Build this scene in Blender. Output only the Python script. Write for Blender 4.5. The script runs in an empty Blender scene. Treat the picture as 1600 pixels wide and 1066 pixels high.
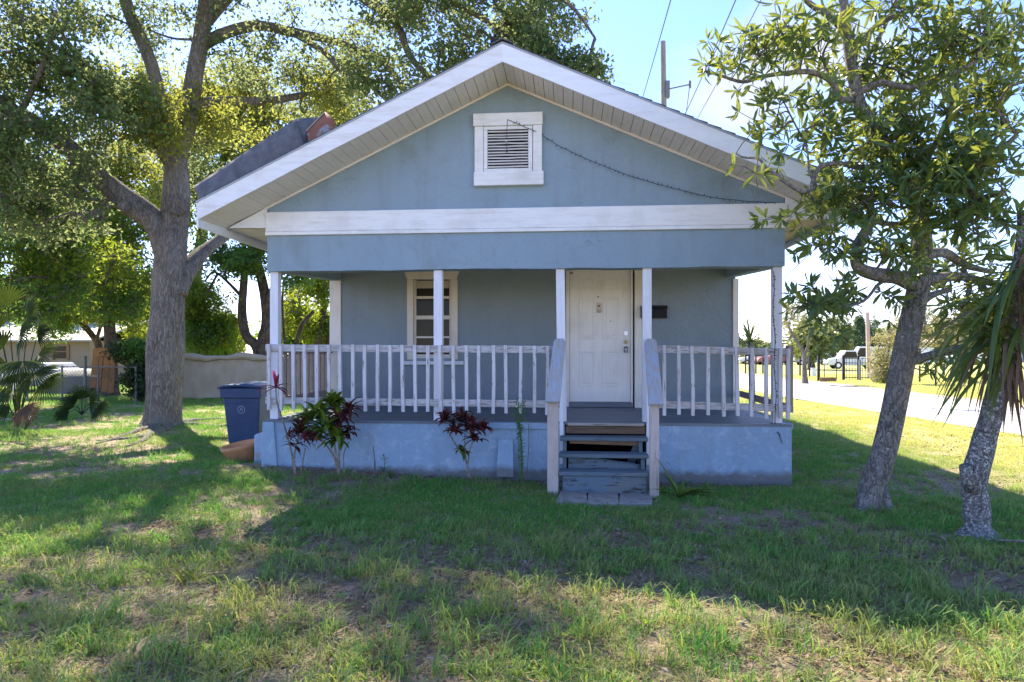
import bpy, bmesh, math, random
import numpy as np
from mathutils import Vector, Matrix, noise, Euler
random.seed(7)
RS = np.random.RandomState(11)
R = math.radians

# ------------------------------------------------------------------ camera, sky, sun, exposure
scene = bpy.context.scene
COL = scene.collection
YAW = R(4.77); CS, SN = math.cos(YAW), math.sin(YAW)
F, CX, HY, CH = 1066.67, 800.0, 552.0, 1.50
cd = bpy.data.cameras.new('camera'); cam = bpy.data.objects.new('camera', cd); COL.objects.link(cam)
cam.location = (0, 0, CH); cam.rotation_euler = (R(90), 0, YAW)
cd.lens = 24; cd.sensor_width = 36; cd.shift_y = 19/1600; cd.clip_end = 3000; cd.clip_start = 0.05
scene.camera = cam
SUN = Vector((-.54, .73, 1)).normalized()
elev = math.asin(SUN.z); rot = math.atan2(SUN.x, SUN.y)
w = bpy.data.worlds.new('World'); scene.world = w; w.use_nodes = True
nt = w.node_tree; N = nt.nodes; L = nt.links
N.clear()
out = N.new('ShaderNodeOutputWorld'); bg = N.new('ShaderNodeBackground')
sky = N.new('ShaderNodeTexSky'); sky.sky_type = 'NISHITA'; sky.sun_disc = False
sky.sun_elevation = elev; sky.sun_rotation = rot; sky.air_density = .85; sky.dust_density = .15; sky.ozone_density = 4.0
tc = N.new('ShaderNodeTexCoord')
mp = N.new('ShaderNodeMapping'); mp.inputs['Scale'].default_value = (1, 1, 2.6); mp.inputs['Location'].default_value = (5.1, 2.2, 1.3)
cn = N.new('ShaderNodeTexNoise'); cn.inputs['Scale'].default_value = 3.6; cn.inputs['Detail'].default_value = 7; cn.inputs['Roughness'].default_value = .52
cr = N.new('ShaderNodeValToRGB'); cr.color_ramp.elements[0].position = .54; cr.color_ramp.elements[1].position = .80
cm = N.new('ShaderNodeMixRGB'); cm.inputs[2].default_value = (1.45, 1.47, 1.53, 1)
sc_ = N.new('ShaderNodeMath'); sc_.operation = 'MULTIPLY'; sc_.inputs[1].default_value = .85
L.new(tc.outputs['Generated'], mp.inputs[0]); L.new(mp.outputs[0], cn.inputs['Vector']); 
acc = cn.outputs[0]
for (cx_, cy_, rad_, st_) in ((1225, 75, .15, .20), (1145, 180, .08, .20), (1340, 170, .2, .13), (1260, 420, .16, .12), (560, 60, .18, .04)):
    dx_ = (cx_-CX)/F; dv = Vector((dx_*CS-SN, dx_*SN+CS, (HY-cy_)/F)).normalized()
    ds = N.new('ShaderNodeVectorMath'); ds.operation = 'DISTANCE'; ds.inputs[1].default_value = dv; L.new(tc.outputs['Generated'], ds.inputs[0])
    mr_ = N.new('ShaderNodeMapRange'); mr_.interpolation_type = 'SMOOTHSTEP'; mr_.inputs[1].default_value = 0; mr_.inputs[2].default_value = rad_; mr_.inputs[3].default_value = st_; mr_.inputs[4].default_value = 0; L.new(ds.outputs['Value'], mr_.inputs[0])
    ad = N.new('ShaderNodeMath'); ad.operation = 'ADD'; L.new(acc, ad.inputs[0]); L.new(mr_.outputs[0], ad.inputs[1]); acc = ad.outputs[0]
L.new(acc, cr.inputs[0])
L.new(cr.outputs[0], sc_.inputs[0]); L.new(sc_.outputs[0], cm.inputs[0]); hs = N.new('ShaderNodeHueSaturation'); hs.inputs['Saturation'].default_value = 1.12; hs.inputs['Value'].default_value = .84; L.new(sky.outputs[0], hs.inputs['Color']); tn = N.new('ShaderNodeMixRGB'); tn.blend_type = 'MULTIPLY'; tn.inputs[0].default_value = 1; tn.inputs[2].default_value = (.95, .77, .87, 1); L.new(hs.outputs[0], tn.inputs[1]); L.new(tn.outputs[0], cm.inputs[1]); L.new(cm.outputs[0], bg.inputs[0]); L.new(bg.outputs[0], out.inputs[0])
bg.inputs[1].default_value = .12
sd = bpy.data.lights.new('sun', 'SUN'); so = bpy.data.objects.new('sun', sd); COL.objects.link(so)
sd.energy = 3.1; sd.angle = R(.53); sd.color = (1, .90, .70)
so.rotation_euler = (-SUN).to_track_quat('-Z', 'Y').to_euler(); so.location = (0, 0, 30)
scene.view_settings.view_transform = 'Standard'; scene.view_settings.look = 'None'
scene.view_settings.gamma = 1; scene.view_settings.exposure = 2.5
scene.cycles.max_bounces = 8; scene.cycles.transparent_max_bounces = 8

# ------------------------------------------------------------------ layout helpers: a point of the place on the ray of a photograph pixel
def D(px, py, d):
    dx = (px-CX)/F; dz = (HY-py)/F
    return Vector(((dx*CS-SN)*d, (dx*SN+CS)*d, CH+dz*d))
def P(px, py, Y):
    dx = (px-CX)/F
    return D(px, py, Y/(dx*SN+CS))
def X(px, Y): return P(px, 500, Y).x
def Z(px, py, Y): return P(px, py, Y).z
def G(px, py): return D(px, py, CH*F/(py-HY))

# ------------------------------------------------------------------ mesh builder
class MB:
    def __init__(s): s.v = []; s.n = 0; s.f = {}; s.r = []
    def add(s, v, faces, rnd=None):
        v = np.asarray(v, dtype=np.float64).reshape(-1, 3)
        if isinstance(faces, np.ndarray):
            s.f.setdefault(faces.shape[1], []).append(faces+s.n)
        else:
            g = {}
            for f in faces: g.setdefault(len(f), []).append(f)
            for k, a in g.items(): s.f.setdefault(k, []).append(np.array(a, dtype=np.int64)+s.n)
        s.v.append(v)
        s.r.append(np.full(len(v), random.random()) if rnd is None else np.asarray(rnd))
        s.n += len(v); return s
    def box(s, x0, x1, y0, y1, z0, z1):
        v = [(x0,y0,z0),(x1,y0,z0),(x1,y1,z0),(x0,y1,z0),(x0,y0,z1),(x1,y0,z1),(x1,y1,z1),(x0,y1,z1)]
        return s.add(v, [(0,3,2,1),(4,5,6,7),(0,1,5,4),(1,2,6,5),(2,3,7,6),(3,0,4,7)])
    def obox(s, c, ax, ay, az, hx, hy, hz):
        c = Vector(c); v = []
        for sz in (-1, 1):
            for sx, sy in ((-1,-1),(1,-1),(1,1),(-1,1)):
                v.append(c+ax*hx*sx+ay*hy*sy+az*hz*sz)
        return s.add(v, [(0,3,2,1),(4,5,6,7),(0,1,5,4),(1,2,6,5),(2,3,7,6),(3,0,4,7)])
    def beam(s, a, b, wd, th, up=(0,0,1)):   # a bar from a to b
        a = Vector(a); b = Vector(b); d = (b-a); l = d.length; d.normalize()
        sd = d.cross(Vector(up)); sd = sd.normalized() if sd.length > 1e-4 else Vector((1,0,0)); u = sd.cross(d)
        return s.obox((a+b)/2, d, sd, u, l/2, wd/2, th/2)
    def prism(s, poly, off):                # polygon extruded along a vector
        n = len(poly); off = Vector(off)
        v = [Vector(p) for p in poly]+[Vector(p)+off for p in poly]
        return s.add(v, [tuple(range(n-1,-1,-1)), tuple(range(n,2*n))]+[(i,(i+1)%n,(i+1)%n+n,i+n) for i in range(n)])
    def tube(s, pts, rad, k=8, nz=0, nsc=4, cap=True, rnd=None):
        pts = [Vector(p) for p in pts]; n = len(pts)
        if not hasattr(rad, '__len__'): rad = [rad]*n
        V = []; ref = None
        for i, p in enumerate(pts):
            t = (pts[min(i+1, n-1)]-pts[max(i-1, 0)]).normalized()
            if ref is None: ref = t.cross(Vector((.31, .95, .05))).normalized()
            ref = (ref-t*ref.dot(t)).normalized(); b = t.cross(ref)
            for j in range(k):
                a = 2*math.pi*j/k; dr = ref*math.cos(a)+b*math.sin(a); q = p+dr*rad[i]
                if nz: q = q+dr*(noise.noise(Vector((q.x*nsc, q.y*nsc, q.z*nsc*.4)))*nz*rad[i])
                V.append(q)
        ii = np.arange(n-1)[:, None]*k; jj = np.arange(k)[None, :]; j2 = (jj+1) % k
        fc = np.stack([ii+jj, ii+j2, ii+k+j2, ii+k+jj], -1).reshape(-1, 4)
        b0 = s.n
        s.add([tuple(q) for q in V], fc, rnd if rnd is None else np.full(len(V), rnd))
        if cap and k > 3:
            s.f.setdefault(k, []).append(np.array([list(range(k-1, -1, -1)), list(range((n-1)*k, n*k))])+b0)
        return s
    def sphere(s, c, r, sx=1, sy=1, sz=1, u=10, v_=6):
        V = [(c[0], c[1], c[2]-r*sz)]; Fs = []
        for i in range(1, v_):
            th = math.pi*i/v_
            for j in range(u):
                a = 2*math.pi*j/u; V.append((c[0]+r*sx*math.sin(th)*math.cos(a), c[1]+r*sy*math.sin(th)*math.sin(a), c[2]-r*sz*math.cos(th)))
        V.append((c[0], c[1], c[2]+r*sz)); e = len(V)-1
        for j in range(u): Fs.append((0, 1+(j+1) % u, 1+j)); Fs.append((e, e-u+j, e-u+(j+1) % u))
        for i in range(v_-2):
            for j in range(u): Fs.append((1+i*u+j, 1+i*u+(j+1) % u, 1+(i+1)*u+(j+1) % u, 1+(i+1)*u+j))
        return s.add(V, Fs)
    def lathe(s, c, prof, k=24, squash=1):
        V = []; m = len(prof)
        for r_, z_ in prof:
            for j in range(k):
                a = 2*math.pi*j/k; V.append((c[0]+r_*math.cos(a), c[1]+r_*math.sin(a)*squash, c[2]+z_))
        Fs = [(i*k+j, i*k+(j+1) % k, (i+1)*k+(j+1) % k, (i+1)*k+j) for i in range(m-1) for j in range(k)]
        return s.add(V, Fs)
    def mesh(s, name, off=(0,0,0), mat=None, bevel=0, smooth=False):
        me = bpy.data.meshes.new(name)
        V = np.concatenate(s.v)-np.array(off)
        me.vertices.add(len(V)); me.vertices.foreach_set('co', V.astype(np.float32).ravel())
        loops = []; starts = []; tot = []; p = 0
        for k, arrs in s.f.items():
            a = np.concatenate(arrs); m = len(a)
            loops.append(a.ravel()); starts.append(p+np.arange(m)*k); p += m*k
        loops = np.concatenate(loops); starts = np.concatenate(starts)
        me.loops.add(len(loops)); me.loops.foreach_set('vertex_index', loops.astype(np.int32))
        me.polygons.add(len(starts)); me.polygons.foreach_set('loop_start', starts.astype(np.int32))
        me.update(calc_edges=True)
        at = me.attributes.new('rnd', 'FLOAT', 'POINT'); at.data.foreach_set('value', np.concatenate(s.r).astype(np.float32))
        if bevel:
            bm = bmesh.new(); bm.from_mesh(me); bmesh.ops.bevel(bm, geom=bm.edges[:], offset=bevel, segments=1, affect='EDGES', profile=.5)
            bm.to_mesh(me); bm.free()
        me.polygons.foreach_set('use_smooth', np.full(len(me.polygons), bool(smooth)))
        if mat: me.materials.append(mat)
        me.validate()
        return me

WL = {}
def tag(o, label=None, cat=None, group=None, kind=None):
    if label: o['label'] = label
    if cat: o['category'] = cat
    if group: o['group'] = group
    if kind: o['kind'] = kind
    return o
def thing(name, label, cat, loc=(0,0,0), group=None):
    o = bpy.data.objects.new(name, None); COL.objects.link(o); o.location = loc; o.empty_display_size = .2
    WL[o] = Vector(loc); return tag(o, label, cat, group)
def part(name, mb, mat, parent=None, kind=None, label=None, bevel=0, smooth=False, loc=None):
    base = WL[parent] if parent else Vector((0,0,0))
    o0 = Vector(loc) if loc is not None else base
    me = mb if isinstance(mb, bpy.types.Mesh) else mb.mesh(name, o0, mat, bevel, smooth)
    o = bpy.data.objects.new(name, me); COL.objects.link(o)
    if parent: o.parent = parent
    o.location = o0-base; WL[o] = o0
    if kind: o['kind'] = kind
    if label: o['label'] = label
    return o
def solo(name, mb, mat, label, cat, loc=(0,0,0), group=None, kind=None, bevel=0, smooth=False):
    return tag(part(name, mb, mat, None, kind, None, bevel, smooth, loc), label, cat, group)
def copy_tree(o, parent=None, loc=None):
    c = o.copy(); COL.objects.link(c); c.parent = parent; WL[c] = WL.get(o, Vector())
    if loc is not None: c.location = loc; WL[c] = Vector(loc)
    for ch in list(o.children): copy_tree(ch, c)
    return c

# ------------------------------------------------------------------ materials
def mat(name, col, rough=.7, metal=0, spec=.3):
    m = bpy.data.materials.new(name); m.use_nodes = True
    b = m.node_tree.nodes['Principled BSDF']
    b.inputs['Base Color'].default_value = (*col, 1); b.inputs['Roughness'].default_value = rough
    b.inputs['Metallic'].default_value = metal; b.inputs['Specular IOR Level'].default_value = spec
    return m
class NT:
    def __init__(s, m): s.m = m; s.t = m.node_tree; s.b = s.t.nodes['Principled BSDF']
    def n(s, k, **kw):
        a = s.t.nodes.new(k)
        for q, v in kw.items():
            if q in a.inputs: a.inputs[q].default_value = v
            else: setattr(a, q, v)
        return a
    def l(s, a, b): s.t.links.new(a, b)
    def coord(s, scale=(1,1,1), kind='Object', loc=(0,0,0)):
        if kind == 'World': o = s.n('ShaderNodeNewGeometry').outputs['Position']
        else: o = s.n('ShaderNodeTexCoord').outputs[kind]
        mp = s.n('ShaderNodeMapping'); mp.inputs['Scale'].default_value = scale; mp.inputs['Location'].default_value = loc
        s.l(o, mp.inputs[0]); return mp.outputs[0]
    def noise(s, vec, scale, detail=5, rough=.55, dist=0):
        a = s.n('ShaderNodeTexNoise'); a.inputs['Scale'].default_value = scale; a.inputs['Detail'].default_value = detail
        a.inputs['Roughness'].default_value = rough; a.inputs['Distortion'].default_value = dist
        s.l(vec, a.inputs['Vector']); return a.outputs[0]
    def ramp(s, fac, stops):
        a = s.n('ShaderNodeValToRGB'); e = a.color_ramp.elements
        while len(e) < len(stops): e.new(.5)
        for i, (p, c) in enumerate(stops):
            e[i].position = p; e[i].color = (*c, 1) if hasattr(c, '__len__') else (c, c, c, 1)
        s.l(fac, a.inputs[0]); return a.outputs[0]
    def mix(s, fac, a, b, mode='MIX'):
        m = s.n('ShaderNodeMixRGB', blend_type=mode)
        for i, q in ((0, fac), (1, a), (2, b)):
            if isinstance(q, bpy.types.NodeSocket): s.l(q, m.inputs[i])
            else: m.inputs[i].default_value = (*q, 1) if hasattr(q, '__len__') else q
        return m.outputs[0]
    def bump(s, h, st=.4, dist=.01, prev=None):
        b = s.n('ShaderNodeBump'); b.inputs['Strength'].default_value = st; b.inputs['Distance'].default_value = dist
        s.l(h, b.inputs['Height'])
        if prev: s.l(prev, b.inputs['Normal'])
        return b.outputs[0]
    def color(s, c): s.l(c, s.b.inputs['Base Color'])
    def normal(s, n): s.l(n, s.b.inputs['Normal'])

def stucco(name, c, c2, blotch=None, bamt=(.6,.75), bs=9, mud=False):
    m = mat(name, c, .75, 0, .25); t = NT(m); v = t.coord()
    n1 = t.noise(v, 1.1, 6, .6); col = t.mix(t.ramp(n1, [(.3, 0), (.75, 1)]), c, c2)
    n2 = t.noise(v, 28, 3); col = t.mix(t.ramp(n2, [(.35, .0), (.8, .22)]), col, tuple(x*.75 for x in c))
    if blotch:
        nb = t.noise(v, bs, 5, .6, .6); col = t.mix(t.ramp(nb, [(bamt[0], 0), (bamt[1], .8)]), col, blotch)
    # dirt streaks
    vs = t.coord((3.5, 3.5, .35)); ns = t.noise(vs, 1.6, 6, .65); col = t.mix(t.ramp(ns, [(.50, 0), (.78, .42)]), col, (.22, .235, .235))
    if mud:
        sx = t.n('ShaderNodeSeparateXYZ'); t.l(v, sx.inputs[0]); nn_ = t.noise(v, 7, 5, .65)
        q_ = t.n('ShaderNodeMath', operation='MULTIPLY_ADD'); t.l(nn_, q_.inputs[0]); q_.inputs[1].default_value = -.17; t.l(sx.outputs[2], q_.inputs[2])
        col = t.mix(t.ramp(q_.outputs[0], [(-.0, .8), (.001, .75), (.07, 0)]), col, (.13,.11,.08))
        col = t.mix(t.ramp(t.noise(v, 3.1, 6, .7), [(.52, 0), (.75, .45)]), col, (.20,.28,.33))
    t.color(col)
    a = t.noise(v, 3.2, 8, .68, 1.4); b = t.noise(v, 13, 4, .6, .8)
    rd = t.n('ShaderNodeTexVoronoi', feature='DISTANCE_TO_EDGE'); rd.inputs['Scale'].default_value = 4.5
    dv = t.mix(.22, v, t.n('ShaderNodeTexNoise').outputs[1]); t.l(dv, rd.inputs['Vector'])
    ridge = t.ramp(rd.outputs[0], [(0, 1), (.035, 0)])
    rm = t.mix(1, ridge, t.ramp(t.noise(v, 2.3, 2), [(.5, 0), (.62, 1)]), 'MULTIPLY')
    n = t.bump(a, .6, .03); n = t.bump(b, .7, .014, n); n = t.bump(rm, .5, .008, n)
    t.normal(n); return m
def paint(name, c, dirt=(.25,.22,.18), amt=.35, rough=.5, grain=(1.2,9,9), peel=None, chips=(.66,.69)):
    m = mat(name, c, rough, 0, .35); t = NT(m); v = t.coord(); vg = t.coord(grain)
    n = t.noise(vg, 2.2, 7, .65); col = t.mix(t.ramp(n, [(.48, 0), (.8, amt)]), c, dirt)
    n3 = t.noise(v, 2.4, 6, .6); col = t.mix(t.ramp(n3, [(.5, 0), (.8, amt)]), col, dirt)
    if peel:
        np_ = t.noise(vg, 5, 7, .7, .5); col = t.mix(t.ramp(np_, [(chips[0], 0), (chips[1], 1)]), col, peel)
    t.color(col); g = t.noise(vg, 14, 5, .7); t.normal(t.bump(g, .35, .004)); return m
def wood(name, c1, c2, grain=(1,1,.08), sc=26, crack=.5):
    m = mat(name, c1, .85, 0, .15); t = NT(m); v = t.coord(grain)
    n = t.noise(v, sc, 7, .7, .6); col = t.mix(t.ramp(n, [(.3, 0), (.7, 1)]), c1, c2)
    cr_ = t.noise(v, sc*1.7, 3, .5); col = t.mix(t.ramp(cr_, [(.62, 0), (.7, crack)]), col, tuple(x*.25 for x in c1))
    b = t.noise(t.coord(), 3, 5); col = t.mix(t.ramp(b, [(.45, 0), (.8, .4)]), col, (.10, .10, .06))
    t.color(col); t.normal(t.bump(n, .5, .006)); return m
def bark(name, c1, c2, lich=None, sc=7, lz=.25, la=(.58,.64), depth=.03):
    m = mat(name, c1, .95, 0, .1); t = NT(m); v = t.coord((1,1,lz))
    r1 = t.noise(v, sc*1.3, 3, .55, .9); r2 = t.noise(v, sc*3.1, 3, .6, .6)
    crk = t.ramp(r1, [(.36, 1), (.49, .12), (.52, .0), (.60, .9)]); crk2 = t.ramp(r2, [(.38, 1), (.5, .25), (.62, 1)])
    crk = t.mix(1, crk, crk2, 'MULTIPLY'); n = t.noise(v, sc*5, 7, .75)
    col = t.mix(t.ramp(n, [(.3, 0), (.72, 1)]), c1, c2); col = t.mix(t.ramp(crk, [(0, .95), (.5, 0)]), col, tuple(x*.28 for x in c1))
    col = t.mix(t.ramp(t.noise(t.coord(), 1.7, 4), [(.4, 0), (.75, .4)]), col, c2)
    if lich:
        ln = t.noise(t.coord(), sc*2.2, 6, .65, .4); lm = t.ramp(ln, [(la[0], 0), (la[1], 1)]); col = t.mix(t.mix(1, lm, (.85,.85,.85), 'MULTIPLY'), col, lich)
    t.color(col); nn = t.bump(crk, .8, depth); t.normal(t.bump(n, .6, depth*.5, nn)); return m
def leafmat(name, ca, cb, cc=None, trans=.45, tcol=(.35,.42,.05), rough=.45, attr=True, pos=1.5):
    m = bpy.data.materials.new(name); m.use_nodes = True; t = NT(m); tr = t.t
    b = t.b; b.inputs['Roughness'].default_value = rough; b.inputs['Specular IOR Level'].default_value = .35
    if attr: a = t.n('ShaderNodeAttribute', attribute_name='rnd').outputs['Fac']
    else: a = t.n('ShaderNodeObjectInfo').outputs['Random']
    stops = [(0, ca), (.8, cb)] + ([(1, cc)] if cc else [])
    col = t.ramp(a, stops)
    v = t.coord((1,1,1), 'World'); n = t.noise(v, pos, 3); col = t.mix(t.ramp(n, [(.35, 0), (.7, .45)]), col, tuple(x*.55 for x in ca))
    t.color(col)
    tl = t.n('ShaderNodeBsdfTranslucent'); tcn = t.mix(1, t.mix(.5, col, (.5,.5,.5)), tuple(min(1, x*2.4) for x in tcol), 'MULTIPLY'); t.l(tcn, tl.inputs[0])
    mx = t.n('ShaderNodeMixShader'); mx.inputs[0].default_value = trans
    o = tr.nodes['Material Output']; t.l(b.outputs[0], mx.inputs[1]); t.l(tl.outputs[0], mx.inputs[2]); t.l(mx.outputs[0], o.inputs[0])
    return m

M = {}
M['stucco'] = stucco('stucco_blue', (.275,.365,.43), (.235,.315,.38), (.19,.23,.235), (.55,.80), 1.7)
M['wall'] = stucco('stucco_blue_shaded', (.255,.31,.34), (.215,.265,.295))  # same blue stucco, greyer: the porch shade is put into the colour
M['base'] = stucco('stucco_base', (.29,.405,.52), (.255,.36,.48), (.44,.54,.63), (.53,.74), 8, True)
M['white'] = paint('white_board_paint', (.80,.80,.80), (.42,.38,.32), .45, .5, (1.2,9,9), (.38,.34,.29), (.70,.74))
M['fascia'] = paint('fascia_paint', (.80,.81,.83), (.5,.48,.46), .3, .4)
M['rust_white'] = paint('stained_white', (.78,.78,.78), (.45,.36,.28), .5)
M['post'] = paint('post_paint', (.74,.74,.78), (.42,.40,.36), .4, .5, (9,9,1.1), (.33,.27,.21), (.69,.72))
M['baluster'] = paint('worn_baluster_paint', (.62,.60,.61), (.36,.30,.27), .55, .65, (9,9,1.2), (.24,.18,.14), (.57,.63))
M['rail'] = paint('worn_rail_paint', (.55,.53,.52), (.30,.27,.23), .7, .7, (1.3,12,12), (.25,.21,.17), (.52,.60))
M['side_wood'] = wood('weathered_side_wood', (.27,.20,.15), (.38,.31,.26))
M['side_rail'] = wood('weathered_side_rail', (.26,.21,.18), (.36,.31,.28), (1,.08,1))
M['newel'] = wood('raw_newel_wood', (.46,.37,.32), (.58,.49,.44), (1,1,.06), 30)
M['handrail'] = paint('handrail_paint', (.38,.42,.50), (.30,.29,.20), .8, .8, (9,1.2,1.2), (.40,.35,.28), (.47,.56))
M['stairwood'] = paint('stair_paint', (.10,.145,.175), (.22,.21,.17), .6, .7, (1.0,12,12), (.05,.045,.04), (.58,.66))
M['riserwood'] = paint('worn_riser_paint', (.11,.16,.20), (.17,.16,.12), .85, .7, (1.0,7,7), (.04,.036,.032), (.54,.60))
M['brownwood'] = wood('brown_rotten_wood', (.20,.12,.07), (.30,.19,.12), (.08,1,1))
M['ledge'] = wood('ledge_wood', (.34,.29,.25), (.45,.40,.36), (.08,1,1)); M['rotten'] = wood('dark_rotten_wood', (.09,.055,.035), (.20,.14,.10), (.08,1,1))
M['vinyl'] = paint('vinyl_soffit', (.76,.71,.67), (.48,.40,.32), .3, .45, (1.5,1,1.5))
M['darkgap'] = mat('soffit_channel', (.22,.18,.14), .8)
M['plywood'] = paint('eave_plywood', (.50,.42,.31), (.30,.24,.17), .6, .8, (2,2,2))
M['shingle'] = mat('asphalt_shingle', (.09,.09,.10), .95); t = NT(M['shingle']); v = t.coord(); n = t.noise(v, 60, 3); t.color(t.ramp(n, [(.3, (.05,.05,.055)), (.7, (.14,.14,.15))])); t.normal(t.bump(n, .6, .01))
M['door'] = paint('door_paint', (.86,.83,.79), (.55,.45,.36), .3, .35, (5,5,1))
M['doortrim'] = paint('door_trim_paint', (.80,.76,.70), (.50,.42,.33), .4, .5, (9,9,1.2))
M['wtrim'] = paint('window_trim_paint', (.68,.62,.53), (.48,.40,.32), .4, .5, (9,9,1.2), (.35,.29,.23), (.70,.74))
M['black'] = mat('black_metal', (.012,.012,.014), .45)
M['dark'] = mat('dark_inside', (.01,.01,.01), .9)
M['brass'] = mat('brass', (.6,.42,.12), .3, 1)
M['steel'] = mat('steel', (.55,.55,.56), .35, 1)
M['grey_plastic'] = mat('grey_plastic', (.09,.10,.12), .5)
M['glass'] = mat('window_glass', (.035,.033,.022), .10, 0, .12)
M['shade'] = mat('roller_shade', (.50,.44,.34), .8)
m = mat('porch_floor_paint', (.13,.15,.18), .5, 0, .4); t = NT(m); v = t.coord((.25,6,1)); n = t.noise(v, 5, 6, .7)
t.color(t.ramp(n, [(.3, (.09,.105,.13)), (.6, (.15,.17,.20)), (.8, (.22,.23,.24))])); t.normal(t.bump(n, .3, .004)); M['floor'] = m
m = mat('galvanised_sheet', (.24,.25,.26), .8, .0); t = NT(m); v = t.coord(); n = t.noise(v, 7, 6, .65); n2 = t.noise(v, 40, 2)
c = t.ramp(n, [(.3, (.075,.078,.085)), (.7, (.15,.152,.16))]); t.color(t.mix(t.ramp(n2, [(.5, 0), (.7, .3)]), c, (.07,.07,.075))); t.normal(t.bump(n, .15, .005)); M['galv'] = m
m = mat('rusty_sheet', (.25,.1,.06), .8, .1); t = NT(m); v = t.coord(); n = t.noise(v, 4.5, 6, .65)
t.color(t.ramp(n, [(.38, (.24,.26,.29)), (.46, (.22,.085,.05)), (.7, (.30,.13,.08))])); t.normal(t.bump(n, .4, .02)); M['rusty'] = m
M['concrete'] = paint('concrete_paver', (.30,.275,.25), (.10,.085,.07), .9, .9, (3,3,3), (.20,.17,.14), (.56,.62))
M['blueblock'] = stucco('painted_block', (.36,.46,.58), (.30,.40,.52), (.34,.31,.27), (.52,.62), 9)
M['terra'] = paint('terracotta', (.52,.25,.11), (.22,.13,.07), .55, .7, (2,2,2))
M['binblue'] = mat('bin_blue_plastic', (.012,.035,.11), .42, 0, .4); t = NT(M['binblue']); n = t.noise(t.coord(), 3, 5); t.color(t.ramp(n, [(.35, (.015,.042,.115)), (.75, (.03,.07,.15))]))
M['binmark'] = mat('bin_mark', (.25,.32,.42), .6)
M['tarp'] = paint('canvas_tarp', (.46,.38,.28), (.30,.23,.15), .5, .85, (2,2,1))
t = NT(M['tarp']); 
M['bark_oak'] = bark('bark_oak', (.27,.235,.205), (.42,.385,.345), (.32,.34,.30), 10.5, .22, (.62,.76), .05)
M['bark_right'] = bark('bark_right', (.20,.18,.155), (.38,.35,.31), (.48,.49,.46), 13, .5, (.60,.66), .014)
M['bark_palm'] = bark('bark_palm', (.17,.155,.14), (.36,.35,.32), (.60,.61,.58), 20, .7, (.53,.60), .012)
M['bark_bg'] = bark('bark_bg', (.13,.095,.07), (.22,.17,.13), None, 6, .3, (.6,.7), .03)
M['twig'] = bark('twig', (.20,.17,.15), (.34,.30,.27), None, 12, .5)
M['leaf_oak'] = leafmat('leaf_oak', (.04,.125,.04), (.085,.18,.045), (.20,.20,.08), .54, (.60,.80,.20), .65)
M['leaf_gold'] = leafmat('leaf_gold', (.13,.19,.03), (.26,.28,.05), (.34,.22,.08), .6, (.80,.80,.10), .65)
M['leaf_lime'] = leafmat('leaf_lime', (.05,.17,.02), (.13,.25,.02), (.32,.28,.03), .6, (.50,.80,.05), .6)
M['leaf_green'] = leafmat('leaf_green', (.035,.125,.04), (.07,.20,.03), None, .5, (.32,.70,.07), .6)
M['leaf_dark'] = leafmat('leaf_dark', (.015,.04,.015), (.03,.06,.02), None, .15)
M['leaf_right'] = leafmat('leaf_right', (.05,.125,.055), (.10,.18,.05), (.30,.30,.04), .40, (.52,.68,.08), .32, True, 2.5)
M['leaf_right_one'] = leafmat('leaf_right_one', (.05,.125,.055), (.10,.18,.05), (.28,.30,.05), .40, (.52,.68,.08), .32, False, 2.5)
M['leaf_far'] = leafmat('leaf_far', (.10,.16,.06), (.16,.20,.09), (.28,.24,.12), .3, (.4,.4,.1))
M['leaf_fardark'] = leafmat('leaf_fardark', (.05,.10,.06), (.08,.14,.09), None, .2)
M['leaf_pale'] = leafmat('leaf_pale', (.26,.25,.12), (.36,.31,.17), (.42,.34,.22), .4, (.5,.45,.15))
M['palm_leaf'] = leafmat('palm_leaf', (.015,.045,.02), (.04,.075,.025), (.14,.12,.05), .15, (.3,.4,.05), .6)
M['strap'] = leafmat('strap_leaf', (.06,.13,.05), (.12,.20,.06), (.26,.26,.10), .35, (.45,.5,.06), .35)
M['strap_dead'] = leafmat('strap_dead', (.16,.11,.08), (.24,.17,.12), None, .25, (.3,.2,.1), .8)
M['croton_green'] = leafmat('croton_green', (.02,.07,.015), (.14,.20,.02), (.22,.24,.03), .25, (.3,.4,.04), .25)
M['croton_red'] = leafmat('croton_red', (.02,.022,.02), (.14,.025,.03), (.26,.08,.03), .2, (.5,.08,.05), .25)
M['cordyline'] = leafmat('cordyline_leaf', (.07,.02,.03), (.20,.03,.06), None, .3, (.6,.08,.12), .35)
M['cordyline_pink'] = leafmat('cordyline_pink', (.50,.03,.13), (.62,.06,.20), None, .4, (.9,.1,.25), .35)
M['stem_pale'] = bark('stem_pale', (.26,.22,.17), (.38,.34,.28), None, 20, .5, (.6,.7), .004)
M['stem_green'] = mat('stem_green', (.08,.15,.03), .6)
M['siding'] = paint('tan_siding', (.25,.195,.115), (.3,.24,.15), .4)
M['whitemetal'] = mat('white_metal_roof', (.36,.35,.34), .6)
M['carwhite'] = mat('car_white', (.70,.72,.75), .3, 0, .5)
M['cargrey'] = mat('car_grey', (.30,.33,.37), .3, 0, .5)
M['carred'] = mat('car_red', (.30,.08,.07), .35, 0, .5)
M['tyre'] = mat('tyre', (.02,.02,.02), .8)
M['galvpost'] = mat('galvanised_post', (.16,.165,.17), .7, .2)
M['polewood'] = wood('pole_wood', (.20,.18,.16), (.30,.28,.26))
M['tarpgrey'] = mat('grey_tarpaulin', (.13,.135,.14), .85); M['pinkpole'] = mat('pinkish_pole', (.55,.40,.36), .8)
M['wire'] = mat('wire_black', (.02,.02,.02), .6)
M['brownpanel'] = wood('brown_panel', (.30,.14,.06), (.40,.21,.10), (1,1,.1), 12, .3)

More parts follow.
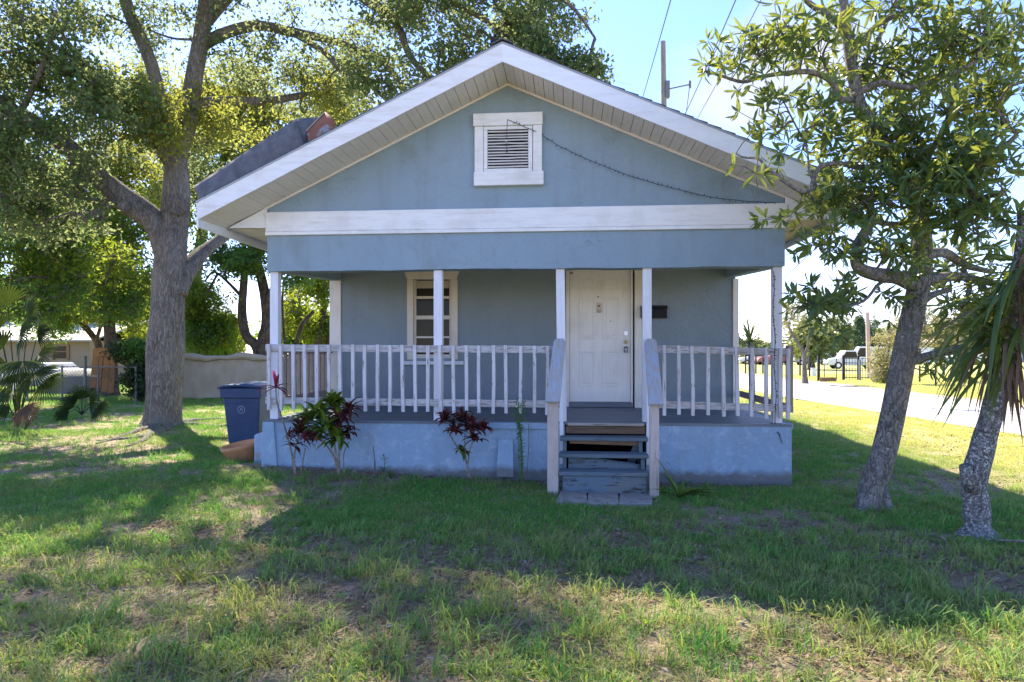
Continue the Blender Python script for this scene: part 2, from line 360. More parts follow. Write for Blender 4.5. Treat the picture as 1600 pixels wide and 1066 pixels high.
# ------------------------------------------------------------------ setting: ground, road
HF, HW = 8.1, 10.35          # y of the porch front and of the house wall
XL, XR, XC = -3.69, 2.50, -.73
FZ = .685                    # porch floor
def gz(x, y):
    b = .13*math.exp(-((x+4.0)**2/2.2+(y-8.1)**2/.5))+.05*math.exp(-((x+2.2)**2/1.5+(y-8.0)**2/.2))
    n = noise.noise(Vector((x*.7, y*.7, 1.3)))*.025+noise.noise(Vector((x*.16, y*.16, 7)))*.05
    fade = min(1, max(0, (60-math.hypot(x, y))/30)); near = min(1, max(0, (7.0-x)/1.5)) if x > 5.5 else 1
    return b+n*fade*near
gx = np.concatenate([np.linspace(-900, -40, 10), np.linspace(-32, -9, 24), np.linspace(-8.8, 8.0, 170), np.linspace(9, 40, 32), np.linspace(60, 900, 10)])
gy = np.concatenate([np.linspace(-300, -8, 6), np.linspace(-2, 1.4, 6), np.linspace(1.5, 15, 150), np.linspace(15.5, 60, 60), np.linspace(70, 1500, 14)])
gv = np.array([(x, y, gz(x, y)) for y in gy for x in gx])
nx, ny = len(gx), len(gy)
ii = np.arange(ny-1)[:, None]*nx; jj = np.arange(nx-1)[None, :]
gf = np.stack([ii+jj, ii+jj+1, ii+nx+jj+1, ii+nx+jj], -1).reshape(-1, 4)
m = mat('lawn_soil', (.2,.15,.1), .95, 0, .1); t = NT(m); v = t.coord((1,1,1), 'World')
n1 = t.noise(v, 1.1, 5, .6); n2 = t.noise(v, 30, 9, .8); n3 = t.noise(v, 90, 3, .6); nb = t.noise(v, .35, 4)
soil = t.ramp(n2, [(.3, (.15,.11,.085)), (.5, (.34,.26,.20)), (.7, (.52,.42,.34))])
grn = t.ramp(n3, [(.3, (.06,.10,.03)), (.7, (.17,.19,.06))])
sep = t.n('ShaderNodeSeparateXYZ'); t.l(v, sep.inputs[0])
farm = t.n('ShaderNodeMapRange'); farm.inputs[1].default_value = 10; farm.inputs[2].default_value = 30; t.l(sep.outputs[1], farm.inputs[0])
sunlit_mask = t.n('ShaderNodeMapRange'); sunlit_mask.inputs[1].default_value = 4.5; sunlit_mask.inputs[2].default_value = 7; t.l(sep.outputs[0], sunlit_mask.inputs[0])  # mask of the right lawn, where sunlight is painted into the ground colour
k = t.n('ShaderNodeMath', operation='MAXIMUM'); t.l(farm.outputs[0], k.inputs[0]); t.l(sunlit_mask.outputs[0], k.inputs[1])
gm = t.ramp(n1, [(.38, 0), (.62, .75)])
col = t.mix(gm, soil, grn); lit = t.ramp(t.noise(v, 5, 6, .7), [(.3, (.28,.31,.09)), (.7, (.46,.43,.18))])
col = t.mix(t.mix(1, k.outputs[0], (.85,.85,.85), 'MULTIPLY'), col, lit)  # lighter yellow: far grass, plus painted sunlight on the right lawn
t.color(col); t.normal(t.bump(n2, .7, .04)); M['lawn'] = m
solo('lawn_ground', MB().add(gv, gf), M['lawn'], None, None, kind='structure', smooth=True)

def strip(name, pts_l, pts_r, z, mt, kind='structure'):
    n = len(pts_l); v = [(a[0], a[1], z) for a in pts_l]+[(b[0], b[1], z) for b in pts_r]
    return solo(name, MB().add(v, [(i, i+n, i+n+1, i+1) for i in range(n-1)]), mt, None, None, kind=kind)
m = mat('concrete_road', (.44,.42,.40), .85); t = NT(m); v = t.coord((1,1,1), 'World'); n = t.noise(v, 2, 6, .65); n2 = t.noise(v, 60, 3)
c = t.ramp(n, [(.3, (.38,.37,.35)), (.7, (.50,.48,.46))]); t.color(t.mix(t.ramp(n2, [(.4, 0), (.7, .3)]), c, (.3,.29,.28))); M['road'] = m
strip('road', [(8.75, -8), (8.25, 12), (7.35, 22.9), (7.1, 40), (7.2, 120)], [(12.6, -8), (12.3, 12), (12.1, 22), (11.7, 40), (11.6, 120)], .016, M['road'])
m = mat('dirt_verge', (.40,.33,.27), .95); t = NT(m); n = t.noise(t.coord((1,1,1), 'World'), 3, 6, .7); t.color(t.ramp(n, [(.3, (.22,.20,.10)), (.55, (.42,.34,.27)), (.8, (.5,.43,.36))])); M['dirt'] = m
strip('dirt_verge', [(12.55, -8), (12.25, 12), (12.05, 22), (11.65, 40), (11.55, 120)], [(13.5, -8), (13.3, 12), (13.4, 22), (13.2, 40), (13.0, 120)], .008, M['dirt'])

# ------------------------------------------------------------------ the house
house = thing('wooden_house', 'single storey blue stucco house with white trim, gabled roof and railed front porch', 'house', (XC, HF, 0))
def hp(name, mb, mt, **k): return part(name, mb, mt, house, **k)
SLL, SLR, ZR = .48, .437, 4.72
def soff(x): return ZR-(SLL*(XC-x) if x < XC else SLR*(x-XC))
def slab(x0, x1, y0, y1, z0, z1, step=.09, amp=.004):
    # stucco slab with slightly uneven lower and upper edge
    mb = MB(); n = max(2, int((x1-x0)/step)); xs = np.linspace(x0, x1, n); v = []
    for x in xs:
        a = noise.noise(Vector((x*2.3, z0*5, 0)))*amp*2; b = noise.noise(Vector((x*9, z0, 3)))*amp
        v += [(x, y0, z0+a+b), (x, y1, z0+a+b), (x, y1, z1), (x, y0, z1)]
    f = [(i*4+j, i*4+(j+1) % 4, (i+1)*4+(j+1) % 4, (i+1)*4+j) for i in range(n-1) for j in range(4)]
    f = [tuple(reversed(q)) for q in f]+[(0, 1, 2, 3), (n*4-1, n*4-2, n*4-3, n*4-4)]
    mb.add(v, f); return mb
# beam, gable
hp('porch_beam', slab(XL, XR-.02, HF, HF+.22, 2.505, 2.938), M['stucco'])
for x0, x1 in ((XL, XL+.16), (XR-.18, XR-.02)):
    hp('side_beam', MB().prism([(x0, HF+.223, 2.51), (x0, HW+.02, 2.63), (x0, HW+.02, 3.02), (x0, HF+.223, 3.02)], (x1-x0, 0, 0)), M['stucco'])
gp = [(XL, HF+.03, 3.2), (XR-.02, HF+.03, 3.2), (XR-.02, HF+.03, soff(XR-.02)-.012), (XC, HF+.03, ZR-.012), (XL, HF+.03, soff(XL)-.012)]
hp('gable_wall', MB().prism(gp, (0, .15, 0)), M['stucco'])
mb = MB().box(XL-.012, XR-.008, HF-.028, HF+.02, 2.985, 3.225)
hp('band_board', mb, M['white'], bevel=.004)
hp('band_moulding', MB().box(XL-.014, XR-.006, HF-.036, HF+.02, 2.940, 2.982), M['white'], bevel=.004)
# porch ceiling, house walls
hp('porch_ceiling', MB().box(XL+.165, XR-.185, HF+.225, HW, 2.80, 2.84), M['vinyl'])
wx = [X(645, HW), X(705, HW)]; wz = [Z(675, 560, HW), Z(675, 437, HW)]
dx0, dx1 = X(889, HW), X(986, HW)
mb = MB()
for a, b, c, d in ((XL+.02, wx[0], .3, 2.81), (wx[0], wx[1], .3, wz[0]), (wx[0], wx[1], wz[1], 2.81), (wx[1], dx0, .3, 2.81), (dx1+.05, XR-.04, .3, 2.81)):
    mb.box(a, b, HW, HW+.12, c, d)
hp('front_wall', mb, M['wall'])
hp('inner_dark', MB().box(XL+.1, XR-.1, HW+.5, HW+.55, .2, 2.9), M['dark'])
BK = 21
hp('side_wall', MB().box(XL, XL+.12, HW+.122, BK, 0, 3.0), M['stucco'])
hp('side_wall', MB().box(XR-.14, XR-.02, HW+.122, BK, 0, 3.0), M['stucco'])
bp = [(XL, BK, 0), (XR, BK, 0), (XR, BK, soff(XR)-.02), (XC, BK, ZR-.02), (XL, BK, soff(XL)-.02)]
hp('back_wall', MB().prism(bp, (0, .12, 0)), M['stucco'])
hp('corner_board', MB().box(XL-.015, X(533, HW), HW-.022, HW+.118, FZ, Z(527, 436, HW)+.0), M['doortrim'], bevel=.003)
hp('corner_board', MB().box(X(1145, HW), XR, HW-.022, HW+.118, FZ, 2.60), M['doortrim'], bevel=.003)
# roof: decks, fascia boards, soffit panels
OV = .6; XLE, XRE = XL-.54, XR+.54; YF = HF-OV
def decks():
    for xe in (XLE, XRE):
        ze = soff(xe)
        q = [(xe, YF, ze+.165), (XC, YF, ZR+.165), (XC, YF, ZR+.20), (xe, YF, ze+.20)]
        yield q
for q in decks(): hp('roof_deck', MB().prism(q, (0, BK+.5-YF, 0)), M['brownwood'])
for xe in (XLE, XRE):      # shingle courses, butt edges proud of each other
    s = 1 if xe > XC else -1; ze = soff(xe); Lx = abs(xe-XC)+.03; n = 26; mb = MB()
    sl = (ZR-ze)/abs(xe-XC)
    for i in range(n):
        a = XC+s*Lx*(i/n); b = XC+s*(Lx*((i+1)/n)+.02)
        za = ZR+.203-sl*abs(a-XC); zb = ZR+.203-sl*abs(b-XC)
        mb.prism([(a, YF-.035, za), (b, YF-.035, zb+.008), (b, YF-.035, zb+.020), (a, YF-.035, za+.006)], (0, BK+.55-YF, 0))
    hp('shingle_course', mb, M['shingle'], kind='stuff')
    # rake fascia and its metal drip edge
    nn = 16; xs = np.linspace(xe, XC, nn); v = []
    for x in xs:
        jit = noise.noise(Vector((x*1.6, 0, 2)))*.006; z = soff(x)
        v += [(x, YF-.026, z-.012+jit), (x, YF-.003, z-.012+jit), (x, YF-.003, z+.19+jit), (x, YF-.026, z+.19+jit)]
    f = [(i*4+j, (i+1)*4+j, (i+1)*4+(j+1) % 4, i*4+(j+1) % 4) for i in range(nn-1) for j in range(4)]+[(3,2,1,0), ((nn-1)*4, (nn-1)*4+1, (nn-1)*4+2, (nn-1)*4+3)]
    hp('rake_fascia', MB().add(v, f), M['rust_white'] if xe < XC else M['fascia'])
    hp('drip_edge', MB().prism([(xe-.02*s*-1, YF-.034, ze+.175), (XC, YF-.034, ZR+.188), (XC, YF-.034, ZR+.206), (xe+.02*s, YF-.034, ze+.196)], (0, .03, 0)), M['cargrey'])
    hp('eave_fascia', MB().box(min(xe, xe+.022*s), max(xe, xe+.022*s), YF-.004, BK+.4, ze-.10, ze+.175), M['fascia'])
    # vinyl soffit panels under the gable overhang, with open joints
    pw = .108; npn = int(abs(xe-XC)/pw); pw = abs(xe-XC)/npn
    ch = MB().prism([(xe, YF+.0, ze+.022), (XC, YF+.0, ZR+.022), (XC, YF, ZR+.03), (xe, YF, ze+.03)], (0, OV, 0)); hp('soffit_backing', ch, M['darkgap'])
    for i in range(npn):
        a = XC+s*(i*pw+.003); b = XC+s*((i+1)*pw-.003); z0 = soff(a); z1 = soff(b); mid = (a+b)/2; zm = soff(mid)
        dz = random.uniform(-.003, .003)
        y1 = HF+.028
        pr = [(a, z0), (a+(b-a)*.44, soff(a+(b-a)*.44)), (a+(b-a)*.47, soff(mid)+.002), (a+(b-a)*.53, soff(mid)+.002), (a+(b-a)*.56, soff(a+(b-a)*.56)), (b, z1)]
        V = [(x, YF+.002, z+dz) for x, z in pr]+[(x, YF+.002, z+dz+.012) for x, z in reversed(pr)]
        hp('soffit_panel', MB().prism(V, (0, y1-YF-random.uniform(0, .004), 0)), M['vinyl'])
    hp('soffit_trim', MB().prism([(xe+(-s)*.5, HF-.001, soff(xe-s*.5)-.028), (XC, HF-.001, ZR-.028), (XC, HF-.001, ZR-.002), (xe-s*.5, HF-.001, soff(xe-s*.5)-.002)], (0, .028, 0)), M['vinyl'])
    # boxed eave along the side: level boards, end cap
    xw = XL if s < 0 else XR-.02; zb = ze-.005; z3 = 3.06-.02
    hp('eave_end_cap', MB().prism([(xw+s*.004, HF+.0, soff(xw)-.01), (xw+s*.004, HF, z3), (xe-s*.02, HF, z3), (xe-s*.02, HF, ze-.008)], (0, .02, 0)), M['fascia'])
    yy = HF+.024; i = 0
    while yy < BK:
        ln = 2.42
        hp('eave_board', MB().box(min(xw+s*.006, xe-s*.024), max(xw+s*.006, xe-s*.024), yy, min(yy+ln-.008, BK), z3, z3+.012), M['plywood'] if s > 0 else M['vinyl'])
        yy += ln
hp('ridge_cap', MB().prism([(XC-.12, YF-.037, ZR+.175), (XC, YF-.037, ZR+.232), (XC+.12, YF-.037, ZR+.18), (XC+.12, YF-.037, ZR+.195), (XC, YF-.037, ZR+.25), (XC-.12, YF-.037, ZR+.19)], (0, BK+.55-YF, 0)), M['shingle'])
hp('bent_flashing', MB().prism([P(766, 70, 7.9), P(766, 56, 7.9), P(776, 63, 7.9), P(786, 70, 7.9), P(790, 76, 7.9)], (0, .25, -.01)), M['black'])
mb = MB().tube([P(788, 106, HF-.35)+Vector((0,0,.0)), P(788, 106, HF-.35)+Vector((0,0,-.02))], .018, 10); hp('soffit_hole', mb, M['dark'])

# gable vent
vf = part('gable_vent', MB().box(X(757, HF), X(831, HF), HF-.005, HF+.029, Z(795, 270, HF), Z(795, 196, HF)), M['dark'], house)
def vent_board(p0, p1, q0, q1, t0): return MB().box(X(p0, HF), X(p1, HF), HF-t0, HF+.029, Z(795, q1, HF), Z(795, q0, HF))
for a in ((740, 848, 178, 197.5, .045), (742, 755.5, 197.7, 269, .032), (833, 847, 197.7, 269, .032), (741, 849.5, 269.3, 290.5, .045)):
    part('vent_board', vent_board(*a), M['white'], vf, bevel=.004)
for a in ((756, 832, 198, 203, .022), (756, 762, 203.2, 263.5, .022), (825.5, 832, 203.2, 263.5, .022), (756, 832, 263.8, 269, .022)):
    part('vent_frame', vent_board(*a), M['white'], vf, bevel=.002)
for i in range(13):
    z = Z(795, 261.5-i*4.55, HF); a = X(762.5, HF); b = X(825, HF); w_ = random.uniform(-.003, .003)
    mb = MB(); nseg = 6; V = []
    for kx in range(nseg+1):
        x = a+(b-a)*kx/nseg; dz = noise.noise(Vector((x*6, i, 0)))*.005+w_
        V += [(x, HF-.022, z-.006+dz), (x, HF+.0, z+.016+dz), (x, HF+.0, z+.021+dz), (x, HF-.022, z-.001+dz)]
    Fq = [(k*4+j, k*4+(j+1) % 4, (k+1)*4+(j+1) % 4, (k+1)*4+j) for k in range(nseg) for j in range(4)]+[(3,2,1,0), (nseg*4, nseg*4+1, nseg*4+2, nseg*4+3)]
    part('slat', mb.add(V, Fq), M['doortrim'], vf)

# porch base, floor boards
sx0, sx1 = X(884, HF), X(1008, HF)
hp('base_wall', slab(XL-.02, sx0-.01, HF-.02, HF+.14, -.15, .655, .1, .003), M['base'])
hp('base_wall', slab(sx1+.01, XR+.05, HF-.02, HF+.14, -.15, .655, .1, .003), M['base'])
hp('side_base', MB().box(XL-.02, XL+.12, HF+.141, BK, -.15, .655), M['base'])
hp('side_base', MB().box(XR-.09, XR+.05, HF+.141, BK, -.15, .655), M['base'])
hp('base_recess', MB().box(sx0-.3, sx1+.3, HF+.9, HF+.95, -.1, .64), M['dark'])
hp('base_cap', MB().box(X(762, HF), sx0-.02, HF-.045, HF-.021, .60, .672), M['base'], bevel=.006)
hp('base_pier', MB().prism([(XL-.06, HF-.045, -.1), (XL+.16, HF-.045, -.1), (XL+.10, HF-.045, .66), (XL-.04, HF-.045, .66)], (0, .022, 0)), M['base'])
yb = HF-.035; i = 0
while yb < HW-.02:                       # boards laid along the front
    w_ = .088; zt = FZ+random.uniform(-.0015, .0015)
    hp('floor_board', MB().box(XL-.02, XR+.045, yb, yb+w_-.005, FZ-.028, zt), M['floor'], bevel=.002)
    yb += w_
hp('floor_edge', MB().box(XR+.047, XR+.065, HF-.02, HW, FZ-.05, FZ+.004), M['base'])
hp('nosing_board', MB().box(sx0+.02, sx1-.02, HF-.075, HF-.037, FZ-.035, FZ-.002), M['ledge'], bevel=.006)
hp('nosing_riser', MB().box(sx0-.0, sx1, HF-.045, HF-.03, FZ-.13, FZ-.04), M['rotten'], bevel=.004)

# posts
for px, lean in ((431, .0), (685.5, .0), (877, .012), (1010.5, 0), (1213, 0)):
    x = X(px, HF+.1); h = .052
    mb = MB().prism([(x-h-lean, HF+.045, 2.503), (x+h-lean, HF+.045, 2.503), (x+h+lean, HF+.045, FZ+.002), (x-h+lean, HF+.045, FZ+.002)], (0, .1, 0))
    hp('post', mb, M['post'], bevel=.004)

# front railings: rails and balusters nailed to their faces
RT, RB = Z(640, 540, HF)+.0, Z(640, 624, HF)
def rail_section(name_lab, x0, x1, pxs, zsag):
    for z1, th in ((RT, .085), (RB, .085)):
        s0 = z1+zsag[0]; s1 = z1+zsag[1]
        part('rail', MB().prism([(x0, HF+.005, s0-th), (x1, HF+.005, s1-th), (x1, HF+.005, s1), (x0, HF+.005, s0)], (0, .038, 0)), M['rail'], house, bevel=.004)
    for px in pxs:
        xx = X(px, HF-.02); hw = .019; l1 = random.gauss(0, .006); l2 = random.gauss(0, .006)
        fr = (xx-x0)/(x1-x0); zz = zsag[0]+(zsag[1]-zsag[0])*fr
        zt = RT+zz+random.uniform(-.004, .006); zb = Z(640, 644, HF)+zz+random.uniform(-.012, .012)
        mb = MB(); V = []; nb = 5; bow = random.gauss(0, .003)
        for kk in range(nb+1):
            f_ = kk/nb; cx_ = xx+l1*(1-f_)+l2*f_+bow*math.sin(f_*math.pi); z = zb+(zt-zb)*f_
            V += [(cx_-hw, HF-.033, z), (cx_+hw, HF-.033, z), (cx_+hw, HF+.004, z), (cx_-hw, HF+.004, z)]
        Fq = [(k*4+j, k*4+(j+1) % 4, (k+1)*4+(j+1) % 4, (k+1)*4+j) for k in range(nb) for j in range(4)]+[(3,2,1,0), (nb*4, nb*4+1, nb*4+2, nb*4+3)]
        part('baluster', mb.add(V, Fq), M['baluster'], house)
LP = [419, 438.5,458,476,494.5,513.4,532,551.5,571,590,609,629,649,668.5,688.8,709,729,748.3,770.8,791,812,834,854]
rail_section('', X(414, HF), X(876, HF), LP, (.015, -.008))
rail_section('', X(1012, HF), X(1236, HF), [1038,1060.7,1083,1106.5,1129,1151.5,1174.4,1197.6,1220,1232], (.0, -.04))
# side railings
def side_rail(x, bal, dropz):
    for z1 in (RT-.01, RB-.0):
        part('rail', MB().prism([(x, HF+.05, z1-.085+dropz), (x, HW-.03, z1-.085), (x, HW-.03, z1), (x, HF+.05, z1+dropz)], (.038, 0, 0)), M['side_rail'], house, bevel=.003)
    xo = x-.04 if x < 0 else x+.04
    for y in bal:
        part('baluster', MB().prism([(xo, y-.019, Z(640, 641, HF)), (xo+.037, y-.019, Z(640, 641, HF)), (xo+.037, y-.019+random.gauss(0, .006), RT), (xo, y-.019, RT)], (0, .038, 0)), M['side_wood'], house)
side_rail(XL+.0, [HF+.12+.155*i for i in range(14)], 0)
side_rail(XR+.0, [HF+.03, HF+.16, HF+.42], -.03)

# window
win = part('window', MB().box(wx[0], wx[1], HW+.07, HW+.085, wz[0], wz[1]), M['glass'], house)
hd = MB().prism([(X(629, HW-.03), HW-.03, Z(629, 419, HW-.03)), (X(719, HW-.03), HW-.03, Z(719, 419, HW-.03)), (X(713, HW-.03), HW-.03, Z(713, 436.5, HW-.03)), (X(636, HW-.03), HW-.03, Z(636, 436.5, HW-.03))], (0, .032, 0))
part('head_trim', hd, M['wtrim'], win)
part('side_trim', MB().box(X(636, HW-.03), X(645.5, HW-.03), HW-.03, HW+.10, Z(640, 562, HW-.03), Z(640, 436.8, HW-.03)), M['wtrim'], win, bevel=.003)
part('side_trim', MB().box(X(705, HW-.03), X(715, HW-.03), HW-.03, HW+.10, Z(710, 562, HW-.03), Z(710, 436.8, HW-.03)), M['wtrim'], win, bevel=.003)
part('sill', MB().box(X(626, HW-.07), X(724, HW-.07), HW-.07, HW+.0, Z(675, 570, HW-.07), Z(675, 564.5, HW-.07)), M['post'], win, bevel=.004)
for (y0, y1, dy) in ((462.5, 466.5, .05), (493, 499, .04), (525.5, 528.5, .03), (554, 560.5, .03)):
    part('sash_bar', MB().box(wx[0]+.006, wx[1]-.006, HW+dy-.008, HW+.069, Z(675, y1, HW), Z(675, y0, HW)), M['wtrim'], win, bevel=.002)
for px0, px1 in ((645.6, 649.5), (701.5, 704.9)):
    part('sash_side', MB().box(X(px0, HW), X(px1, HW), HW+.035, HW+.069, Z(675, 553.8, HW), Z(675, 437, HW)), M['wtrim'], win, bevel=.002)
part('roller_shade', MB().box(wx[0]+.045, wx[1]-.045, HW+.058, HW+.068, Z(675, 450, HW), Z(675, 438, HW)), M['shade'], win)

# door
dxa, dxb = X(890.5, HW), X(985, HW); dz0, dz1 = Z(937, 628, HW), 2.79
dr = part('front_door', MB().box(dxa, dxb, HW+.03, HW+.075, dz0, dz1), M['door'], house)
def raised(p0, p1, q0, q1):
    mb = MB(); a, b = X(p0, HW), X(p1, HW); c, d = Z(937, q1, HW), Z(937, q0, HW); Y0 = HW+.0295
    rings = [(0, .0), (.010, -.0085), (.020, -.0085), (.034, .006), (.05, .006)]   # y offset, inset: bead, groove, raised field
    V = []
    for ins, off in ((0, 0.0), (.006, -.008), (.018, -.008), (.024, .0), (.040, .0), (.056, -.007)):
        V += [(a+ins, Y0+off, c+ins), (b-ins, Y0+off, c+ins), (b-ins, Y0+off, d-ins), (a+ins, Y0+off, d-ins)]
    f = [(i*4+j, i*4+(j+1) % 4, (i+1)*4+(j+1) % 4, (i+1)*4+j) for i in range(5) for j in range(4)]+[(20, 21, 22, 23)]
    return mb.add(V, f)
for q in ((434, 453), (465, 530), (549, 604)):
    for p in ((905, 929), (942, 967)):
        part('door_panel', raised(*p, *q), M['door'], dr)
for a, b, c_, nm in ((884.5, 890, 636, 'jamb_board'), (985.3, 988.5, 636, 'jamb_board'), (991.5, 1002.5, 640, 'door_casing')):
    part(nm, MB().box(X(a, HW), X(b, HW), HW-.025, HW+.08, Z(937, c_, HW-.02), 2.795), M['doortrim'], dr, bevel=.003)
part('door_gap', MB().box(X(988.6, HW), X(991.4, HW), HW+.0, HW+.03, FZ, 2.70), M['black'], dr)
part('threshold', MB().box(X(889, HW), X(988, HW), HW-.05, HW+.05, FZ+.004, dz0-.004), M['floor'], dr, bevel=.004)
dm = P(978, 521, HW+.02); mb = MB()
def disc(c, r, y0, y1, k=18): return MB().tube([(c.x, y0, c.z), (c.x, y1, c.z)], r, k)
part('deadbolt', disc(dm, .033, HW+.012, HW+.03), M['steel'], dr); 
kn = P(978, 534.5, HW+.0); part('door_knob', MB().sphere((kn.x, HW-.02, kn.z), .028, 1, .8, 1, 14, 8).tube([(kn.x, HW-.01, kn.z), (kn.x, HW+.03, kn.z)], .012, 10), M['brass'], dr, smooth=True)
ph = P(934.5, 464, HW+.025); part('peephole', disc(ph, .011, HW+.02, HW+.031), M['black'], dr)
ph = P(954, 502, HW+.025); part('screw_hole', disc(ph, .008, HW+.022, HW+.031), M['black'], dr)
a = P(931.5, 473, HW+.028); b = P(940.5, 488, HW+.028)
part('notice_sticker', MB().box(a.x, b.x, HW+.026, HW+.0292, b.z, a.z), M['wtrim'], dr)
mb = MB(); c = P(936, 478, HW); mb.tube([(c.x, HW+.022, c.z), (c.x, HW+.0258, c.z)], .018, 14)
for q in (484, 486.2, 488): mb.box(P(932.5, q, HW).x, P(939.5, q, HW).x, HW+.024, HW+.0258, P(936, q+.7, HW).z, P(936, q, HW).z)
part('sticker_print', mb, M['brownwood'], dr)
mb = MB().box(P(888, 426, HW).x, P(895, 426, HW).x, HW+.01, HW+.03, P(890, 428, HW).z, P(890, 425.5, HW).z); part('latch', mb, M['brownwood'], dr)
lb = P(978, 546, HW-.04)
lk = thing('lockbox', 'grey key lockbox hanging from the brass door knob', 'lockbox', lb)
part('box_body', MB().box(lb.x-.03, lb.x+.03, lb.y-.018, lb.y+.018, lb.z-.048, lb.z+.045), M['grey_plastic'], lk, bevel=.006)
part('shackle', MB().tube([(lb.x+math.cos(a_)*.022, lb.y, lb.z+.045+math.sin(a_)*.05) for a_ in np.linspace(math.pi, 0, 9)], .005, 6), M['steel'], lk)
part('dial_face', MB().box(lb.x-.02, lb.x+.02, lb.y-.0205, lb.y-.0185, lb.z-.035, lb.z+.02), M['cargrey'], lk)
# mailbox on wall
ma, mbp = P(1001, 478, HW-.1), P(1043, 497, HW-.1)
mbx = thing('mailbox', 'black metal letter box fixed to the porch wall right of the front door', 'mailbox', ((ma.x+mbp.x)/2, HW-.06, mbp.z))
part('box_body', MB().prism([(ma.x+.005, HW-.10, mbp.z), (ma.x+.005, HW-.003, mbp.z), (ma.x+.005, HW-.003, ma.z), (ma.x+.005, HW-.08, ma.z-.03)], (mbp.x-ma.x-.01, 0, 0)), M['black'], mbx, bevel=.003)
part('lid', MB().prism([(ma.x, HW-.112, ma.z-.045), (ma.x, HW-.09, ma.z-.015), (ma.x, HW-.003, ma.z+.012), (ma.x, HW-.003, ma.z+.006), (ma.x, HW-.088, ma.z-.022), (ma.x, HW-.106, ma.z-.047)], (mbp.x-ma.x, 0, 0)), M['black'], mbx)

# stairs (part of the house's porch but separate carpentry)
st = thing('porch_stairs', 'worn grey-blue wooden porch steps with sloping handrails on both sides', 'stairs', ((sx0+sx1)/2, 7.5, 0))
noses = [(7.82, .54, .27), (7.57, .385, .26), (7.32, .23, .25)]
ex = [(X(875, 7.82), X(1013, 7.82)), (X(873, 7.57), X(1014, 7.57)), (X(873, 7.32), X(1014, 7.32))]
for (y, z, dpt), (a, b) in zip(noses, ex):
    part('tread', MB().box(a, b, y, y+.135, z-.042, z), M['stairwood'], st, bevel=.006)
    part('tread', MB().box(a+.01, b-.008, y+.142, y+dpt, z-.042, z-.002), M['stairwood'], st, bevel=.006)
for x in (X(882, 7.7), X(1003, 7.7)):
    part('stringer', MB().prism([(x-.02, 7.36, 0), (x-.02, 7.36, .187), (x-.02, 7.60, .187), (x-.02, 7.60, .342), (x-.02, 7.85, .342), (x-.02, 7.85, .497), (x-.02, 8.06, .497), (x-.02, 8.06, 0)], (.042, 0, 0)), M['stairwood'], st)
part('riser', MB().box(X(880, 7.35), X(1010, 7.35), 7.345, 7.37, .0, .186), M['riserwood'], st, bevel=.004)
part('old_riser', MB().prism([(X(888, 7.64), 7.64, .19), (X(1000, 7.64), 7.64, .19), (X(1000, 7.64), 7.64, .25), (X(935, 7.64), 7.64, .31), (X(888, 7.64), 7.64, .335)], (0, .02, .02)), M['riserwood'], st)
part('old_riser', MB().prism([(X(890, 7.9), 7.9, .46), (X(1001, 7.9), 7.9, .44), (X(1001, 7.9), 7.9, .495), (X(890, 7.9), 7.9, .495)], (0, .02, 0)), M['brownwood'], st)
part('brace_board', MB().beam((X(985, 7.75), 7.9, .2), (X(1000, 7.9), 8.02, .48), .09, .03, (0,1,0)), M['stairwood'], st)
NP = []
for (pa, pb, yb_, pyt, pyb) in ((855, 872.5, 7.36, 628, 766), (1016, 1030, 7.22, 632, 771)):
    x0, x1 = X(pa, yb_), X(pb, yb_)
    part('newel_post', MB().box(x0, x1, yb_, yb_+.09, -.08, Z(pa, pyt, yb_)-.0), M['newel'], st, bevel=.005)
    NP.append((x0, x1, yb_))
for (pt0, pt1, pb0, pb1, yb_, ytop, q1, q0) in ((865, 883.5, 852.5, 875, 7.28, 8.02, 533, 629), (1007.5, 1026, 1013.5, 1037, 7.14, 8.02, 533, 633)):
    tp = [P(pt0, q1, ytop), P(pt1, q1, ytop)]; bt = [P(pb0, q0-2, yb_), P(pb1, q0-2, yb_)]
    tp[0].z = tp[1].z; bt[0].z = bt[1].z
    nrm = Vector((0, -(tp[0].z-bt[0].z), (tp[0].y-bt[0].y))).normalized()*.036
    mid = [tp[0]+(bt[0]-tp[0])*.06+Vector((-.004,0,.004)), tp[1]+(bt[1]-tp[1])*.06]
    # rounded top end: clipped corners
    c0 = tp[0]*.8+tp[1]*.2; c1 = tp[1]*.8+tp[0]*.2; up_ = (tp[0]-bt[0]).normalized()*.05
    poly = [bt[0], bt[1], tp[1], c1+up_, c0+up_, tp[0]]
    part('handrail', MB().prism([p-nrm for p in poly], nrm), M['handrail'], st, bevel=.004)
    xm = (tp[0].x+tp[1].x)/2; xb = (bt[0].x+bt[1].x)/2
    part('rail_side', MB().beam((xm+.0, ytop-.02, tp[0].z-.13), (xb, yb_+.12, bt[0].z-.11), .035, .09), M['newel'], st)
    part('stair_side_post', MB().box(xm-.045 if xm > 0.6 else xm-.0, xm+.0 if xm > .6 else xm+.045, HF-.06, HF-.045+.02, .2, tp[0].z-.06), M['post'], st)

# pavers in front of the steps
for k_, (a, b, q0, q1) in enumerate(((872, 916, 768, 787), (920, 965, 767, 789), (969.5, 1018, 768, 788))):
    pts = [G(a+4, q0), G(b, q0), G(b+2, q1), G(a-3, q1)]
    if k_: pts[0] = G(a, q0)
    for p in pts: p.z = -.03
    o = solo('paver', MB().prism(list(reversed(pts)), (0, 0, .050-k_*.005)), M['concrete'], ('leftmost worn square paver at the foot of the steps', 'middle worn square paver at the foot of the steps', 'rightmost worn square paver at the foot of the steps')[k_], 'paver', (pts[0].x, pts[0].y, 0), 'pavers at the foot of the steps', bevel=.008)

